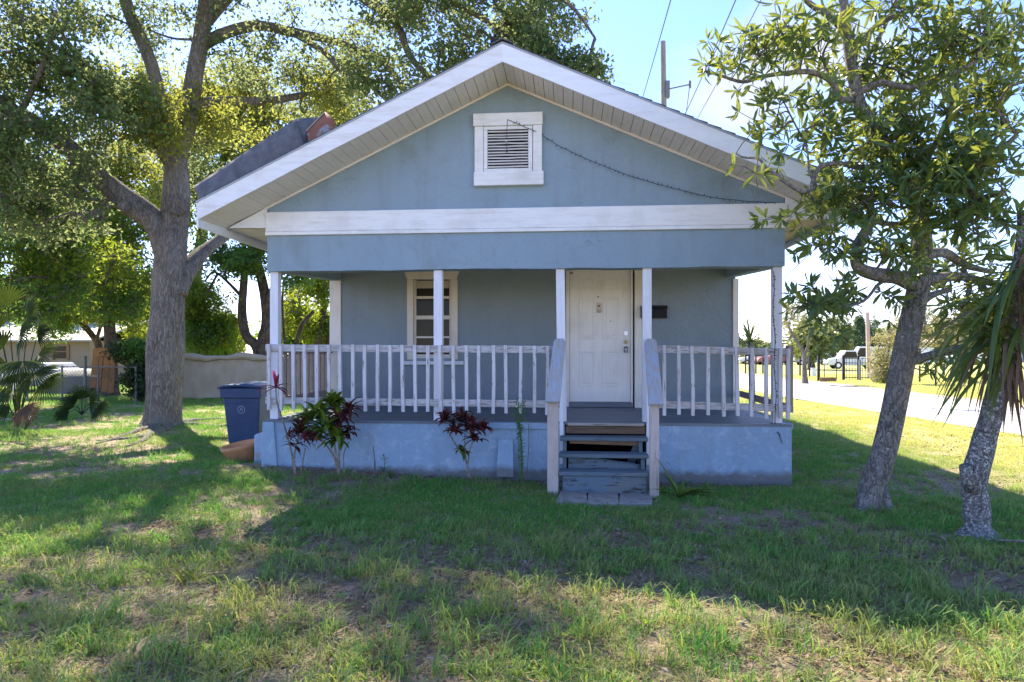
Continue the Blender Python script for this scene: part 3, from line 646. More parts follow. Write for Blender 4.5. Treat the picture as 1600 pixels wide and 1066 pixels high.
# ------------------------------------------------------------------ roof debris
sheet = thing('roof_metal_sheet', 'long bent grey metal sheet lying along the left roof edge', 'metal sheet', P(400, 280, 8.0))
def grid_sheet(fn, nu, nv, th, mt, nm, par):
    V = []
    for i in range(nu+1):
        for j in range(nv+1): V.append(fn(i/nu, j/nv))
    Fs = [(i*(nv+1)+j, (i+1)*(nv+1)+j, (i+1)*(nv+1)+j+1, i*(nv+1)+j+1) for i in range(nu) for j in range(nv)]
    o = part(nm, MB().add([tuple(v) for v in V], Fs), mt, par, smooth=True)
    md = o.modifiers.new('thickness', 'SOLIDIFY'); md.thickness = th; md.offset = 0
    return o
A0, A1, B0, B1 = P(319, 324, 7.66), P(480, 237, 7.66), P(303, 291, 7.76), P(462, 186, 7.76)
def fs(u, v):
    a = A0.lerp(A1, u); b = B0.lerp(B1, u); p = a.lerp(b, v)
    return p+Vector((0, -.03*math.sin(v*math.pi), noise.noise(Vector((u*3, v*2, 0)))*.008))
grid_sheet(fs, 24, 8, .006, M['galv'], 'sheet_panel', sheet)
def fl(u, v):
    b = B0.lerp(B1, u); return b+Vector((0, .01+.16*v, -.10*v+noise.noise(Vector((u*3, 2, 0)))*.008))
grid_sheet(fl, 16, 4, .006, M['galv'], 'folded_lip', sheet)
C0 = P(462, 186, 7.76); C1 = P(500, 178, 7.9)
def fe(u, v):
    a = P(470, 235, 7.75).lerp(P(492, 222, 7.8), u); b = C0.lerp(C1, u); return a.lerp(b, v)+Vector((0, -.06*math.sin(v*3.1)+.1*u, 0))
grid_sheet(fe, 6, 6, .005, M['galv'], 'sheet_end', sheet)
curl = thing('rusty_metal_piece', 'curled rusty metal piece at the upper end of the grey roof sheet', 'metal scrap', P(498, 200, 7.9))
def fc(u, v):
    a = P(476, 208, 7.8).lerp(P(508, 175, 7.85), u); b = P(478, 232, 7.7).lerp(P(524, 205, 7.72), u)
    p = a.lerp(b, v); return p+Vector((.06*math.sin(v*math.pi), -.06*math.sin(v*math.pi), 0))
grid_sheet(fc, 8, 8, .006, M['rusty'], 'curled_sheet', curl)
part('folded_edge', MB().beam(P(476, 208, 7.79), P(507, 176, 7.84), .03, .012), M['ledge'], curl)
twb = MB()
for i in range(70):
    u = random.random(); p = P(330+u*70, 318-u*37, 7.75); a = random.uniform(0, 6.28)
    twb.tube([p+Vector((0, 0, -.02)), p+Vector((math.cos(a)*.04, -.02, random.uniform(0, .05)))], .004, 4)
solo('leaf_debris', twb, M['twig'], 'dark dry leaf litter caught under the metal roof sheet', 'leaf litter', P(360, 300, 7.75), kind='stuff')

# ------------------------------------------------------------------ string lights
def bez(a, b, c, n):
    return [a*(1-t)**2+b*2*t*(1-t)+c*t*t for t in [i/n for i in range(n+1)]]
sl = thing('string_lights', 'thin dark string of fairy lights swagged from the gable vent to the right corner', 'string lights', P(793, 187, HF-.06))
pts = []
key = [(793,187),(812,195),(840,207),(870,226),(900,241),(930,254),(960,266),(990,277),(1020,286),(1050,294),(1090,304),(1130,311),(1170,315),(1224,317)]
for i in range(len(key)-1):
    for s_ in range(4):
        f_ = s_/4; pts.append(P(key[i][0]+(key[i+1][0]-key[i][0])*f_, key[i][1]+(key[i+1][1]-key[i][1])*f_+random.uniform(-.4, .4), HF-.055 if i < 2 else HF-.02))
part('cable', MB().tube(pts, .0035, 5), M['wire'], sl)
mb = MB()
for i in range(2, len(pts), 1):
    p = pts[i]; mb.tube([p, p+Vector((random.uniform(-.012, .012), -.01, random.choice((-1, 1))*.022))], .004, 5)
part('bulbs', mb, M['wire'], sl, kind='stuff')
dp = [P(793, 187, HF-.055), P(792, 205, HF-.055), P(792, 236, HF-.055)]
part('hanging_end', MB().tube(dp, .003, 5).sphere(dp[2], .015), M['wire'], sl)
part('white_plug', MB().sphere(P(791, 220, HF-.06), .012), M['white'], sl)
s2 = thing('string_lights', 'dark fairy light cable stapled down the right porch corner post to the base', 'string lights', P(1212, 430, HF+.03))
pts = [P(1208+math.sin(i*.7)*1.2+i*.17, 424+i*9.4, HF-.045 if 540 < 424+i*9.4 < 655 else HF+.035) for i in range(27)]+[P(1216, 676, HF-.03), P(1219, 683, HF-.03), P(1222, 693, HF-.03)]
part('cable', MB().tube(pts, .004, 5), M['wire'], s2)
mb = MB()
for i in range(1, len(pts)-1):
    for q in (0, .5):
        p = pts[i].lerp(pts[i+1], q); mb.tube([p, p+Vector((random.uniform(-.02, .02), -.012, random.uniform(-.015, .015)))], .005, 5)
part('bulbs', mb, M['wire'], s2, kind='stuff')

# ------------------------------------------------------------------ leaning things by the base
sp = [P(776, 745, 7.93), P(803, 745, 7.93), P(802, 686, 8.06), P(779, 686, 8.06)]
solo('leaning_slab', MB().prism(sp, (0, -.03, .0)), M['base'], 'blue painted slab leaning against the porch base between two plants', 'slab', sp[0], bevel=.005)
bb = G(409, 727); bb2 = bb+Vector((.02, 0, 0))
solo('concrete_block', MB().box(bb.x-.02, bb.x+.17, bb.y-.2, bb.y+.15, 0, .44), M['blueblock'], 'short pale blue painted concrete stub beside the terracotta pot', 'concrete block', bb, bevel=.025)

# terracotta pot, tipped
pc = G(378, 726); pot = thing('terracotta_pot', 'broken wide terracotta pot tilted beside the blue bin', 'pot', pc)
mb = MB().lathe((0, 0, 0), [(.10, 0), (.105, 0), (.16, .10), (.21, .22), (.235, .25), (.235, .29), (.215, .29), (.19, .2), (.14, .08), (.0, .03)], 32)
o = part('pot_bowl', mb, M['terra'], pot, loc=(0,0,0), smooth=True); o.parent = pot; o.location = (0.02, .05, -.02); o.rotation_euler = (R(7), R(-10), 0); o.scale = (1.12, 1, 1.05)

# wheeled bin
bc = D(392, 694, 11.2); bc.z = 0; bx = thing('wheeled_bin', 'dark blue wheeled rubbish bin standing beside the left porch corner', 'bin', bc)
W0, W1, D0, D1 = .235, .325, .27, .36
def frus(w0, d0, z0, w1, d1, z1):
    return MB().add([(bc.x-w0, bc.y-d0, z0), (bc.x+w0, bc.y-d0, z0), (bc.x+w0, bc.y+d0, z0), (bc.x-w0, bc.y+d0, z0), (bc.x-w1, bc.y-d1, z1), (bc.x+w1, bc.y-d1, z1), (bc.x+w1, bc.y+d1, z1), (bc.x-w1, bc.y+d1, z1)],
        [(0,3,2,1),(4,5,6,7),(0,1,5,4),(1,2,6,5),(2,3,7,6),(3,0,4,7)])
part('bin_body', frus(.245, .27, .04, .315, .35, .93), M['binblue'], bx, bevel=.02)
part('rim', frus(.335, .37, .78, .345, .38, .95), M['binblue'], bx, bevel=.015)
lid = MB(); V = []; nn = 10
for i in range(nn+1):
    f_ = i/nn; y = bc.y-.41+.82*f_
    for j in range(nn+1):
        g = j/nn; x = bc.x-.36+.72*g; V.append((x, y, .96+.055*math.sin(math.pi*g)**.5*(.6+.4*math.sin(math.pi*min(1, f_*1.3+.1)))+.03*f_))
lo = part('lid', lid.add(V, [(i*(nn+1)+j, i*(nn+1)+j+1, (i+1)*(nn+1)+j+1, (i+1)*(nn+1)+j) for i in range(nn) for j in range(nn)]), M['binblue'], bx, smooth=True)
md = lo.modifiers.new('thick', 'SOLIDIFY'); md.thickness = .035; md.offset = -1
for zz in (.70, .34):
    wz_ = .245+(.315-.245)*(zz-.04)/.89; dz_ = .27+.08*(zz-.04)/.89
    part('rib', MB().box(bc.x-wz_-.012, bc.x+wz_+.012, bc.y-dz_-.012, bc.y-dz_+.02, zz, zz+.022), M['binblue'], bx, bevel=.005)
for s_ in (-1, 1): part('side_recess', frus(.03, .30, .10, .03, .35, .74).mesh('side_recess', Vector((bc.x-s_*(.265), bc.y, 0))+Vector((s_*.0,0,0))-Vector((bc.x-0,0,0))+Vector((bc.x,0,0)), M['binblue'], .01), M['binblue'], bx, loc=(bc.x, bc.y, 0)) if False else None
part('hinge_bar', MB().tube([(bc.x-.3, bc.y+.42, .95), (bc.x+.3, bc.y+.42, .95)], .016, 8), M['binblue'], bx)
for s_ in (-1, 1): part('wheel', MB().tube([(bc.x+s_*.27, bc.y+.3, .12), (bc.x+s_*.33, bc.y+.3, .12)], .12, 18), M['tyre'], bx)
mk = MB(); zc = .60; yc = bc.y-.33
for r0, r1 in ((.052, .062), (.0, .035)):
    V = []; k = 24
    for j in range(k): a = 2*math.pi*j/k; V += [(bc.x+.0+r0*math.cos(a), yc+.0-(zc+r0*math.sin(a)-.6)*.09, zc+r0*math.sin(a)), (bc.x+r1*math.cos(a), yc-(r1*math.sin(a))*.09, zc+r1*math.sin(a))]
    if r0 == 0: mk.add([(bc.x-.028, yc-.0, zc-.02), (bc.x-.015, yc, zc-.02), (bc.x-.005, yc-.003, zc+.012), (bc.x+.002, yc-.003, zc+.032), (bc.x-.01, yc-.003, zc+.03)], [(0,1,2,3,4)]); mk.add([(bc.x+.015, yc, zc-.02), (bc.x+.028, yc, zc-.02), (bc.x+.004, yc-.003, zc+.03), (bc.x-.006, yc-.003, zc+.03)], [(0,1,2,3)])
    else: mk.add(V, [(2*j, 2*j+1, (2*j+3) % (2*k), (2*j+2) % (2*k)) for j in range(k)])
part('round_emblem', mk, M['binmark'], bx)

# ------------------------------------------------------------------ foliage builders
def unit(a): return a/np.maximum(1e-9, np.linalg.norm(a, axis=1, keepdims=True))
def leaves(mb, C, A, Ln, Wd, rnd=None, fold=.25, long=False):
    """C base points, A axis directions: folded leaf of 2 (short) or 4 faces"""
    n = len(C); A = unit(A); U = unit(np.cross(A, unit(RS.normal(size=(n, 3))))); Nn = np.cross(A, U)
    Ln = np.broadcast_to(Ln, (n,))[:, None]; Wd = np.broadcast_to(Wd, (n,))[:, None]
    r = RS.rand(n) if rnd is None else rnd
    if not long:
        b = C; m1 = C+A*Ln*.5+U*Wd*.5+Nn*Wd*fold; t_ = C+A*Ln; m2 = C+A*Ln*.5-U*Wd*.5+Nn*Wd*fold
        V = np.stack([b, m1, t_, m2], 1).reshape(-1, 3); i = np.arange(n)[:, None]*4
        Fc = np.concatenate([i+np.array([[0, 1, 2]]), i+np.array([[0, 2, 3]])]); mb.add(V, Fc, np.repeat(r, 4))
    else:
        dr = Nn*Ln*.12
        b = C; c1 = C+A*Ln*.35+Nn*Ln*0; c2 = C+A*Ln*.7-dr*.4; t_ = C+A*Ln-dr
        l1 = c1+U*Wd*.42+Nn*Wd*fold; r1 = c1-U*Wd*.42+Nn*Wd*fold; l2 = c2+U*Wd*.45+Nn*Wd*fold; r2 = c2-U*Wd*.45+Nn*Wd*fold
        V = np.stack([b, c1, c2, t_, l1, l2, r1, r2], 1).reshape(-1, 3); i = np.arange(n)[:, None]*8
        Q = np.concatenate([i+np.array([[4, 1, 2, 5]])[:, ::-1], i+np.array([[1, 6, 7, 2]])[:, ::-1]])
        T = np.concatenate([i+np.array([[0, 1, 4]]), i+np.array([[0, 6, 1]]), i+np.array([[5, 2, 3]]), i+np.array([[2, 7, 3]])])
        n0 = mb.n; mb.add(V, Q, np.repeat(r, 8)); mb.f.setdefault(3, []).append(T+n0)
def limb(pts, r0, r1, dense=4):
    """smoothed polyline and radii"""
    P_ = [Vector(p) for p in pts]; out_ = []
    for i in range(len(P_)-1):
        p0 = P_[max(i-1, 0)]; p1 = P_[i]; p2 = P_[i+1]; p3 = P_[min(i+2, len(P_)-1)]
        for k in range(dense):
            t = k/dense; t2 = t*t; t3 = t2*t
            out_.append(.5*((2*p1)+(-p0+p2)*t+(2*p0-5*p1+4*p2-p3)*t2+(-p0+3*p1-3*p2+p3)*t3))
    out_.append(P_[-1]); n = len(out_)
    return out_, [r0+(r1-r0)*(i/(n-1)) for i in range(n)]
def make_tree(name, label, cat, base, limbs, blobs, leaf_mats, bark_m, ncl=14, lpc=16, clr=.28, ll=.09, lw=.045, thr=-.15, twr=.006, group=None, whorl=False, keep=None):
    """limbs: (part name, pts, r0, r1); blobs: (px,py,rx,ry,depth,dr,clusters,matindex)"""
    root = thing(name, label, cat, base, group); sk = []
    for nm, pts, r0, r1 in limbs:
        pp, rr = limb(pts, r0, r1); sd_ = 20 if r0 > .2 else (12 if r0 > .08 else 8)
        if nm == 'trunk' and not whorl:
            for i in range(min(4, len(rr))): rr[i] *= 1+.5*(1-i/4)**2
        part(nm, MB().tube(pp, rr, sd_, .22 if r0 > .1 else .1, 2.2 if r0 > .1 else 6), bark_m, root, smooth=True)
        for i, p in enumerate(pp):
            if i > len(pp)*.25: sk.append(p)
    SK = np.array([tuple(p) for p in sk]); LM = {}; TW = MB(); info = []; pend = []
    for (px, py, rx, ry, d, dr, ncl_, mi) in blobs:
        c = D(px, py, d); ax = np.array([rx*d/F, dr, ry*d/F]); cnt = 0; tries = 0
        while cnt < ncl_ and tries < ncl_*8:
            tries += 1; q = RS.normal(size=3); q = q/np.linalg.norm(q)*(RS.rand()**.45); p = np.array(c)+q*ax
            if noise.noise(Vector(p)*(.9 if d > 9 else 1.7)) < thr: continue
            cnt += 1
            pend.append((p, mi))
    if pend:
        PA = np.array([p for p, _ in pend]); dmin = np.array([((SK-p)**2).sum(1).min() for p in PA]); od = np.argsort(dmin)
        pool = np.zeros((len(SK)+len(PA), 3)); pool[:len(SK)] = SK; m_ = len(SK); dep = np.zeros(len(pool)); child = {}
        links = []
        for i in od:
            p = PA[i]; dq = ((pool[:m_]-p)**2).sum(1)*(1+.10*dep[:m_]); j = int(np.argmin(dq)); links.append((i, j, m_)); pool[m_] = p; dep[m_] = dep[j]+1; m_ += 1
        load = np.ones(m_)
        for i, j, me_ in reversed(links): load[j] += load[me_]
        prev = {}
        for i, j, me_ in links:
            v = Vector(PA[i]); nv = Vector(pool[j]); ln = (v-nv).length; pd = prev.get(j, Vector((0, 0, .3))); mid = nv.lerp(v, .5)+Vector(RS.normal(size=3))*.09*ln+pd*ln*.25
            ra = min(.06, twr*load[me_]**.42); rb_ = min(.06, twr*max(1, load[me_]-1)**.42)
            tp, tr = limb([nv, mid, v], ra, rb_*.8, 3); TW.tube(tp, tr, 5 if whorl else 4, cap=False); dd0 = (v-mid).normalized(); prev[me_] = dd0
            info.append((v, dd0, pend[i][1]))
            if whorl:
                for q_ in range(RS.randint(1, 4)):
                    dd = Vector(RS.normal(size=3)).normalized(); dd = (dd+dd0*.7+Vector((0,0,.3))).normalized(); e = v+dd*RS.uniform(.10, .26)
                    TW.tube([v, v.lerp(e, .5)+Vector(RS.normal(size=3))*.015, e], [twr*.8, twr*.7, twr*.5], 4, cap=False); info.append((e, dd, pend[i][1]))
    for v, dd, mi in info:
        mb = LM.setdefault(mi, MB())
        if whorl:
            n = RS.randint(lpc-3, lpc+2); a = np.linspace(0, 2*math.pi, n, endpoint=False)+RS.rand()*6
            u = dd.cross(Vector((.2, .3, .9))).normalized(); w_ = dd.cross(u); k_ = RS.uniform(.9, 2.2, n)
            A = np.array([tuple((u*math.cos(x)+w_*math.sin(x))*kk+dd*.75+Vector((0, 0, -.15))) for x, kk in zip(a, k_)])+RS.normal(size=(n, 3))*.16
            C = np.array([tuple(v)]*n)+RS.normal(size=(n, 3))*.006
            rb = RS.rand(); L_ = RS.uniform(.6, 1.15, n)*ll*RS.uniform(.75, 1.15)
            if keep is not None: keep.append((C, A, L_, lw*RS.uniform(.8, 1.15, n), np.clip(rb*.7+RS.rand(n)*.35, 0, 1)))
            else: leaves(mb, C, A, L_, lw, np.clip(rb*.7+RS.rand(n)*.35, 0, 1), .18, True)
        else:
            n = lpc; rad = clr*(RS.rand(n)**.5)[:, None]; C = np.array(v)+unit(RS.normal(size=(n, 3)))*rad*np.array([1, 1, .75])
            A = RS.normal(size=(n, 3))+np.array([0, 0, -.35]); leaves(mb, C, A, RS.uniform(.7, 1.2, n)*ll, RS.uniform(.8, 1.2, n)*lw, np.clip(RS.rand()*.45+RS.rand(n)*.55, 0, 1))
            # fine spray twigs
            for q_ in range(2):
                e = v+Vector(RS.normal(size=3))*clr*.5; TW.tube([v, e], [twr*.6, twr*.3], 3, cap=False)
    part('twigs', TW, M['twig'], root, kind='stuff', smooth=True)
    for mi, mb in LM.items():
        if mb.n: part('foliage', mb, leaf_mats[mi], root, kind='stuff')
    return root

# ------------------------------------------------------------------ big oak, left
dO = 14.0
def q(px, py, d=dO): return D(px, py, d)
tb = q(254, 672); tb.z = -.1
oak_limbs = [
 ('trunk', [tb, q(256, 640), q(259, 560), q(262, 470), q(266, 400), q(272, 345), q(275, 300), q(274, 240)], .385, .225),
 ('limb', [q(262, 395), q(240, 345, 13.9), q(190, 308, 13.7), q(150, 272, 13.5), q(115, 238, 13.2), q(75, 205, 13), q(30, 180, 12.7), (q(-60, 120, 12.2))], .27, .12),
 ('limb', [q(276, 330), q(274, 250), q(293, 185), q(305, 110, 13.8), q(316, 45, 13.6), q(322, -20, 13.3), q(330, -120, 13)], .22, .12),
 ('limb', [q(274, 270), q(256, 200, 13.8), q(236, 100, 13.6), q(200, 15, 13.3), q(180, -80, 13)], .17, .10),
 ('limb', [q(268, 262), q(250, 232, 13.7), q(220, 190, 13.4), q(185, 155, 13), q(140, 110, 12.6), q(100, 60, 12.3)], .13, .05),
 ('limb', [q(278, 460), q(292, 425, 14.2), q(311, 400, 14.6), q(338, 378, 15), q(370, 352, 15.4), q(430, 300, 16)], .18, .11),
 ('branch', [q(312, 75), q(345, 55, 13.8), q(400, 40, 14), q(455, 50, 14.3), q(500, 59, 14.5), q(531, 67, 14.5), q(562, 81, 14.5), q(594, 94, 14.4), q(615, 115, 14.3), q(640, 150, 14.2)], .12, .05),
 ('branch', [q(316, 40), q(380, -30, 13.4), q(480, -60, 13.2), q(572, 0, 13.2), q(603, 19, 13.2), q(625, 47, 13.2), q(640, 87, 13.2), q(669, 119, 13.1)], .14, .05),
 ('branch', [q(455, 50, 14.3), q(506, 81, 14), q(534, 109, 13.9), q(572, 128, 13.8), q(610, 162, 13.7)], .07, .04),
 ('branch', [q(296, 165), q(340, 158, 14.3), q(420, 158, 14.8), q(500, 146, 15), q(540, 168, 15)], .12, .05),
 ('branch', [q(480, -60, 13.2), q(600, -40, 12.8), q(720, 10, 12.5), q(800, 60, 12.4), q(860, 110, 12.3)], .09, .025),
 ('branch', [q(600, -40, 12.8), q(760, -50, 12.4), q(880, 0, 12.2), q(930, 60, 12.2)], .07, .02),
 ('branch', [q(190, 308, 13.7), q(165, 325, 13.3), q(130, 345, 13)], .07, .04),
 ('branch', [q(305, 62, 13.7), q(270, 60, 13.6), q(235, 48, 13.5)], .03, .015),
 ('branch', [q(30, 180, 12.7), q(60, 120, 12.2), q(80, 60, 12)], .06, .03),
]
oak_blobs = [(60, 70, 130, 95, 12.2, 1.6, 280, 0), (130, 170, 120, 80, 12.4, 1.3, 210, 0), (30, 240, 110, 90, 12.4, 1.5, 310, 0), (70, 330, 100, 50, 13, 1.3, 120, 0),
 (230, 50, 90, 55, 13.8, 1.3, 60, 0), (250, 190, 60, 60, 13.0, .8, 75, 1), (400, 70, 110, 60, 14.5, 1.6, 90, 0), (360, 190, 90, 40, 14.6, 1.2, 90, 1), (330, 270, 40, 55, 14.8, .8, 50, 0),
 (470, 120, 100, 60, 14.8, 1.5, 75, 0), (560, 40, 110, 60, 14, 1.6, 85, 0), (690, 30, 110, 55, 13, 1.4, 130, 0), (800, 30, 110, 60, 12.6, 1.3, 165, 0), (870, 90, 65, 50, 12.4, 1.1, 95, 0),
 (720, 100, 80, 40, 12.8, 1.2, 110, 0), (610, 130, 80, 50, 13.8, 1.2, 80, 0), (930, 60, 22, 70, 12.3, .6, 25, 0), (520, 150, 50, 40, 14.5, 1.0, 40, 1),
 (250, -130, 330, 110, 12.5, 2.6, 330, 0), (700, -120, 280, 80, 12.4, 2.2, 260, 0), (-180, 60, 160, 190, 11.5, 2.5, 330, 0), (165, -360, 300, 130, 11, 2.4, 300, 0), (-120, -260, 160, 120, 11, 2.0, 260, 0)]  # crown out of view, extended above the frame to shade and dapple the lawn
oak = make_tree('oak_tree', 'huge grey-barked oak with a pruned knot, standing left of the house', 'tree', (tb.x, tb.y, 0), oak_limbs, oak_blobs, [M['leaf_oak'], M['leaf_gold']], M['bark_oak'], lpc=24, clr=.32, ll=.105, lw=.056, thr=-.12, twr=.007)
def knot(px, py, d, r):
    c = q(px, py, d); n = (Vector((0, 0, CH))-c).normalized()
    mb = MB(); u = n.cross(Vector((0,0,1))).normalized(); w_ = n.cross(u)
    prof = [(r*1.15, -.10), (r*1.15, .0), (r, .035), (r*.82, .02), (r*.5, .012), (.0001, -.01)]; k = 20; V = []
    for rr, h in prof:
        for j in range(k): a = 2*math.pi*j/k; V.append(tuple(c+n*h+(u*math.cos(a)+w_*math.sin(a))*rr*(1+.06*math.sin(3*a))))
    mb.add(V, [(i*k+j, i*k+(j+1) % k, (i+1)*k+(j+1) % k, (i+1)*k+j) for i in range(5) for j in range(k)])
    part('knot', mb, M['bark_oak'], oak, smooth=True)
knot(279, 323, 13.62, .15); knot(193, 322, 13.38, .10)
for pts in ([G(262, 672), G(235, 682), G(200, 688), G(150, 690)], [G(255, 668), G(220, 675), G(180, 688), G(150, 695)], [G(262, 668), G(310, 666), G(350, 668), G(395, 662)], [G(270, 665), G(320, 658), G(380, 655)], [G(240, 672), G(225, 690), G(195, 700)]):
    pp, rr = limb(pts, .09, .02); 
    for i, p in enumerate(pp): p.z = .0+gz(p.x, p.y)*.8
    part('root', MB().tube(pp, rr, 8, .3, 5), M['bark_oak'], oak, smooth=True)

# ------------------------------------------------------------------ background trees, left
lm4 = [M['leaf_lime'], M['leaf_green'], M['leaf_gold'], M['leaf_dark']]
def gb(px, d):
    p = D(px, 552, d); p.z = -.1; return p
b_ = gb(-120, 20)
make_tree('shade_tree', 'tree with a thick dark limb rising from the left edge of the yard', 'tree', (b_.x, b_.y, 0),
 [('trunk', [b_, D(-90, 540, 20), D(-30, 480, 20), D(20, 445, 19.8), D(62, 408, 19.6), D(105, 365, 19.4), D(140, 335, 19.2), D(175, 310, 19)], .38, .10),
  ('branch', [D(-20, 470, 20), D(40, 462, 19.6), D(78, 452, 19.3), D(120, 430, 19)], .14, .05), ('branch', [D(40, 455, 19.8), D(50, 480, 19.6), D(62, 500, 19.4)], .06, .03)],
 [(40, 360, 110, 70, 18.5, 1.6, 240, 1), (30, 290, 90, 60, 18.5, 1.5, 130, 1), (110, 400, 90, 60, 19, 1.6, 190, 0), (60, 460, 80, 40, 18.7, 1.4, 110, 1), (-60, 420, 80, 120, 18.5, 2, 160, 1)], lm4, M['bark_bg'], lpc=22, clr=.42, ll=.16, lw=.06, thr=-.1, twr=.012)
b_ = gb(172, 24)
make_tree('shade_tree', 'slender dark-trunked tree directly behind the leaning brown panel', 'tree', (b_.x, b_.y, 0),
 [('trunk', [b_, D(172, 545, 24), D(170, 470, 24), D(168, 400, 24), D(160, 330, 24), D(150, 260, 24)], .24, .09),
  ('branch', [D(171, 500, 24), D(192, 480, 23.8), D(225, 460, 23.6)], .07, .03), ('branch', [D(168, 420, 24), D(195, 390, 23.8), D(220, 340, 23.6)], .09, .04)],
 [(170, 440, 70, 60, 23.5, 1.8, 170, 0), (190, 360, 70, 60, 23.5, 1.8, 190, 0), (150, 290, 80, 70, 23.5, 2, 170, 0), (200, 280, 60, 60, 24, 1.6, 130, 2), (190, 480, 50, 20, 23, 1.4, 50, 1)], lm4, M['bark_bg'], lpc=22, clr=.5, ll=.18, lw=.07, thr=-.1, twr=.013)
b_ = gb(158, 25.5)
make_tree('shade_tree', 'small forked tree leaning left over the tan neighbouring house', 'tree', (b_.x, b_.y, 0),
 [('trunk', [b_, D(155, 545, 25.5), D(145, 525, 25.4), D(125, 500, 25.2), D(112, 470, 25)], .16, .06), ('branch', [D(150, 535, 25.4), D(160, 500, 25.3), D(168, 475, 25.2)], .07, .04)],
 [(115, 470, 55, 36, 24.8, 1.5, 110, 0), (75, 500, 50, 28, 24.5, 1.4, 80, 1), (140, 485, 40, 20, 24.8, 1.2, 40, 2), (220, 500, 30, 40, 27, 1.2, 60, 0)], lm4, M['bark_bg'], lpc=22, clr=.45, ll=.17, lw=.06, thr=-.1, twr=.012)
b_ = gb(300, 31)
make_tree('golden_tree', 'tall golden-leaved tree glowing behind the oak and the left eave', 'tree', (b_.x, b_.y, 0),
 [('trunk', [b_, D(302, 500, 31), D(310, 400, 31), D(330, 300, 31), D(360, 220, 31), D(380, 150, 31)], .3, .12), ('branch', [D(320, 330, 31), D(280, 260, 31), D(240, 200, 31)], .14, .06), ('branch', [D(330, 300, 31), D(400, 260, 31), D(470, 220, 31)], .14, .06)],
 [(360, 160, 90, 55, 30, 2.2, 260, 2), (430, 230, 90, 60, 30, 2.2, 220, 2), (280, 210, 70, 60, 30.5, 2, 170, 2), (520, 190, 60, 50, 30, 2, 110, 2), (230, 150, 60, 60, 31, 2, 120, 2), (340, 280, 80, 60, 30, 2, 150, 0), (540, 140, 40, 60, 31, 2, 60, 2), (250, 320, 60, 60, 30, 2, 120, 0)], lm4, M['bark_bg'], lpc=24, clr=.62, ll=.2, lw=.11, thr=-.12, twr=.02)
b_ = gb(408, 25)
make_tree('twin_trunk_tree', 'tree with two curved bare trunks rising behind the canvas-covered fence', 'tree', (b_.x, b_.y, 0),
 [('trunk', [b_, D(402, 548, 25), D(385, 525, 25), D(378, 490, 25), D(381, 440, 25), D(384, 400, 25)], .20, .12), ('trunk', [b_, D(410, 545, 25), D(417, 505, 25), D(414, 460, 25), D(405, 420, 25), D(392, 370, 25)], .26, .13),
  ('branch', [D(417, 475, 25), D(432, 440, 24.8), D(445, 405, 24.6), D(452, 370, 24.5)], .16, .08), ('branch', [D(383, 470, 25), D(360, 445, 25), D(335, 425, 25), D(320, 440, 25)], .07, .03), ('branch', [D(340, 428, 25), D(322, 462, 25)], .05, .03)],
 [(385, 405, 42, 32, 24.5, 1.2, 120, 1), (345, 400, 40, 30, 24.5, 1.2, 60, 1), (440, 390, 45, 40, 24.5, 1.2, 90, 0), (390, 370, 60, 30, 24.5, 1.2, 90, 0), (365, 455, 22, 20, 24.8, .7, 26, 0), (460, 440, 24, 24, 25, .8, 26, 1)], lm4, M['bark_bg'], lpc=20, clr=.42, ll=.15, lw=.08, thr=-.1, twr=.012)
b_ = gb(315, 27)
make_tree('garden_shrub', 'bushy bright green shrub right of the oak trunk above the canvas fence', 'shrub', (b_.x, b_.y, 0),
 [('stem', [b_, D(308, 545, 27), D(310, 515, 27), D(322, 490, 27)], .12, .05), ('stem', [b_, D(322, 545, 27), D(335, 520, 27)], .08, .04)],
 [(325, 525, 42, 28, 26.5, 1.4, 190, 1), (320, 480, 36, 30, 26.5, 1.4, 120, 0), (310, 450, 22, 26, 26.5, 1, 50, 0), (360, 515, 22, 26, 26.5, 1, 60, 0)], lm4, M['bark_bg'], lpc=24, clr=.42, ll=.15, lw=.07, thr=-.2, twr=.01)
b_ = gb(500, 30)
make_tree('shade_tree', 'tree with dark wavy stems seen through the left end of the porch', 'tree', (b_.x, b_.y, 0),
 [('trunk', [b_, D(496, 545, 30), D(502, 510, 30), D(504, 470, 30), D(494, 420, 30)], .2, .09), ('trunk', [gb(520, 30), D(516, 545, 30), D(522, 500, 30), D(526, 440, 30)], .26, .14),
  ('stem', [gb(466, 28), D(464, 545, 28), D(466, 525, 28), D(474, 505, 28), D(490, 487, 28)], .11, .08), ('stem', [gb(446, 28), D(445, 540, 28), D(441, 480, 28), D(443, 440, 28)], .06, .04), ('branch', [D(504, 480, 30), D(512, 450, 30), D(522, 440, 30)], .06, .04)],
 [(490, 450, 45, 30, 29, 1.5, 90, 0), (470, 500, 36, 30, 30.5, 1.6, 110, 0), (508, 510, 26, 34, 31, 1.4, 100, 0), (500, 400, 50, 26, 29, 1.5, 80, 1), (455, 470, 22, 30, 31, 1.2, 40, 2)], lm4, M['bark_bg'], lpc=22, clr=.5, ll=.18, lw=.09, thr=-.1, twr=.014)
b_ = gb(222, 21)
make_tree('dark_hedge', 'dense dark hedge clipped against the left side of the oak trunk', 'hedge', (b_.x, b_.y, 0),
 [('stem', [b_, D(222, 600, 21), D(222, 560, 21)], .08, .05)],
 [(222, 590, 14, 34, 21, .6, 130, 3), (205, 548, 32, 12, 21.3, .6, 110, 3), (225, 548, 22, 16, 21, .6, 60, 1)], lm4, M['bark_bg'], lpc=26, clr=.3, ll=.13, lw=.07, thr=-.5, twr=.01)
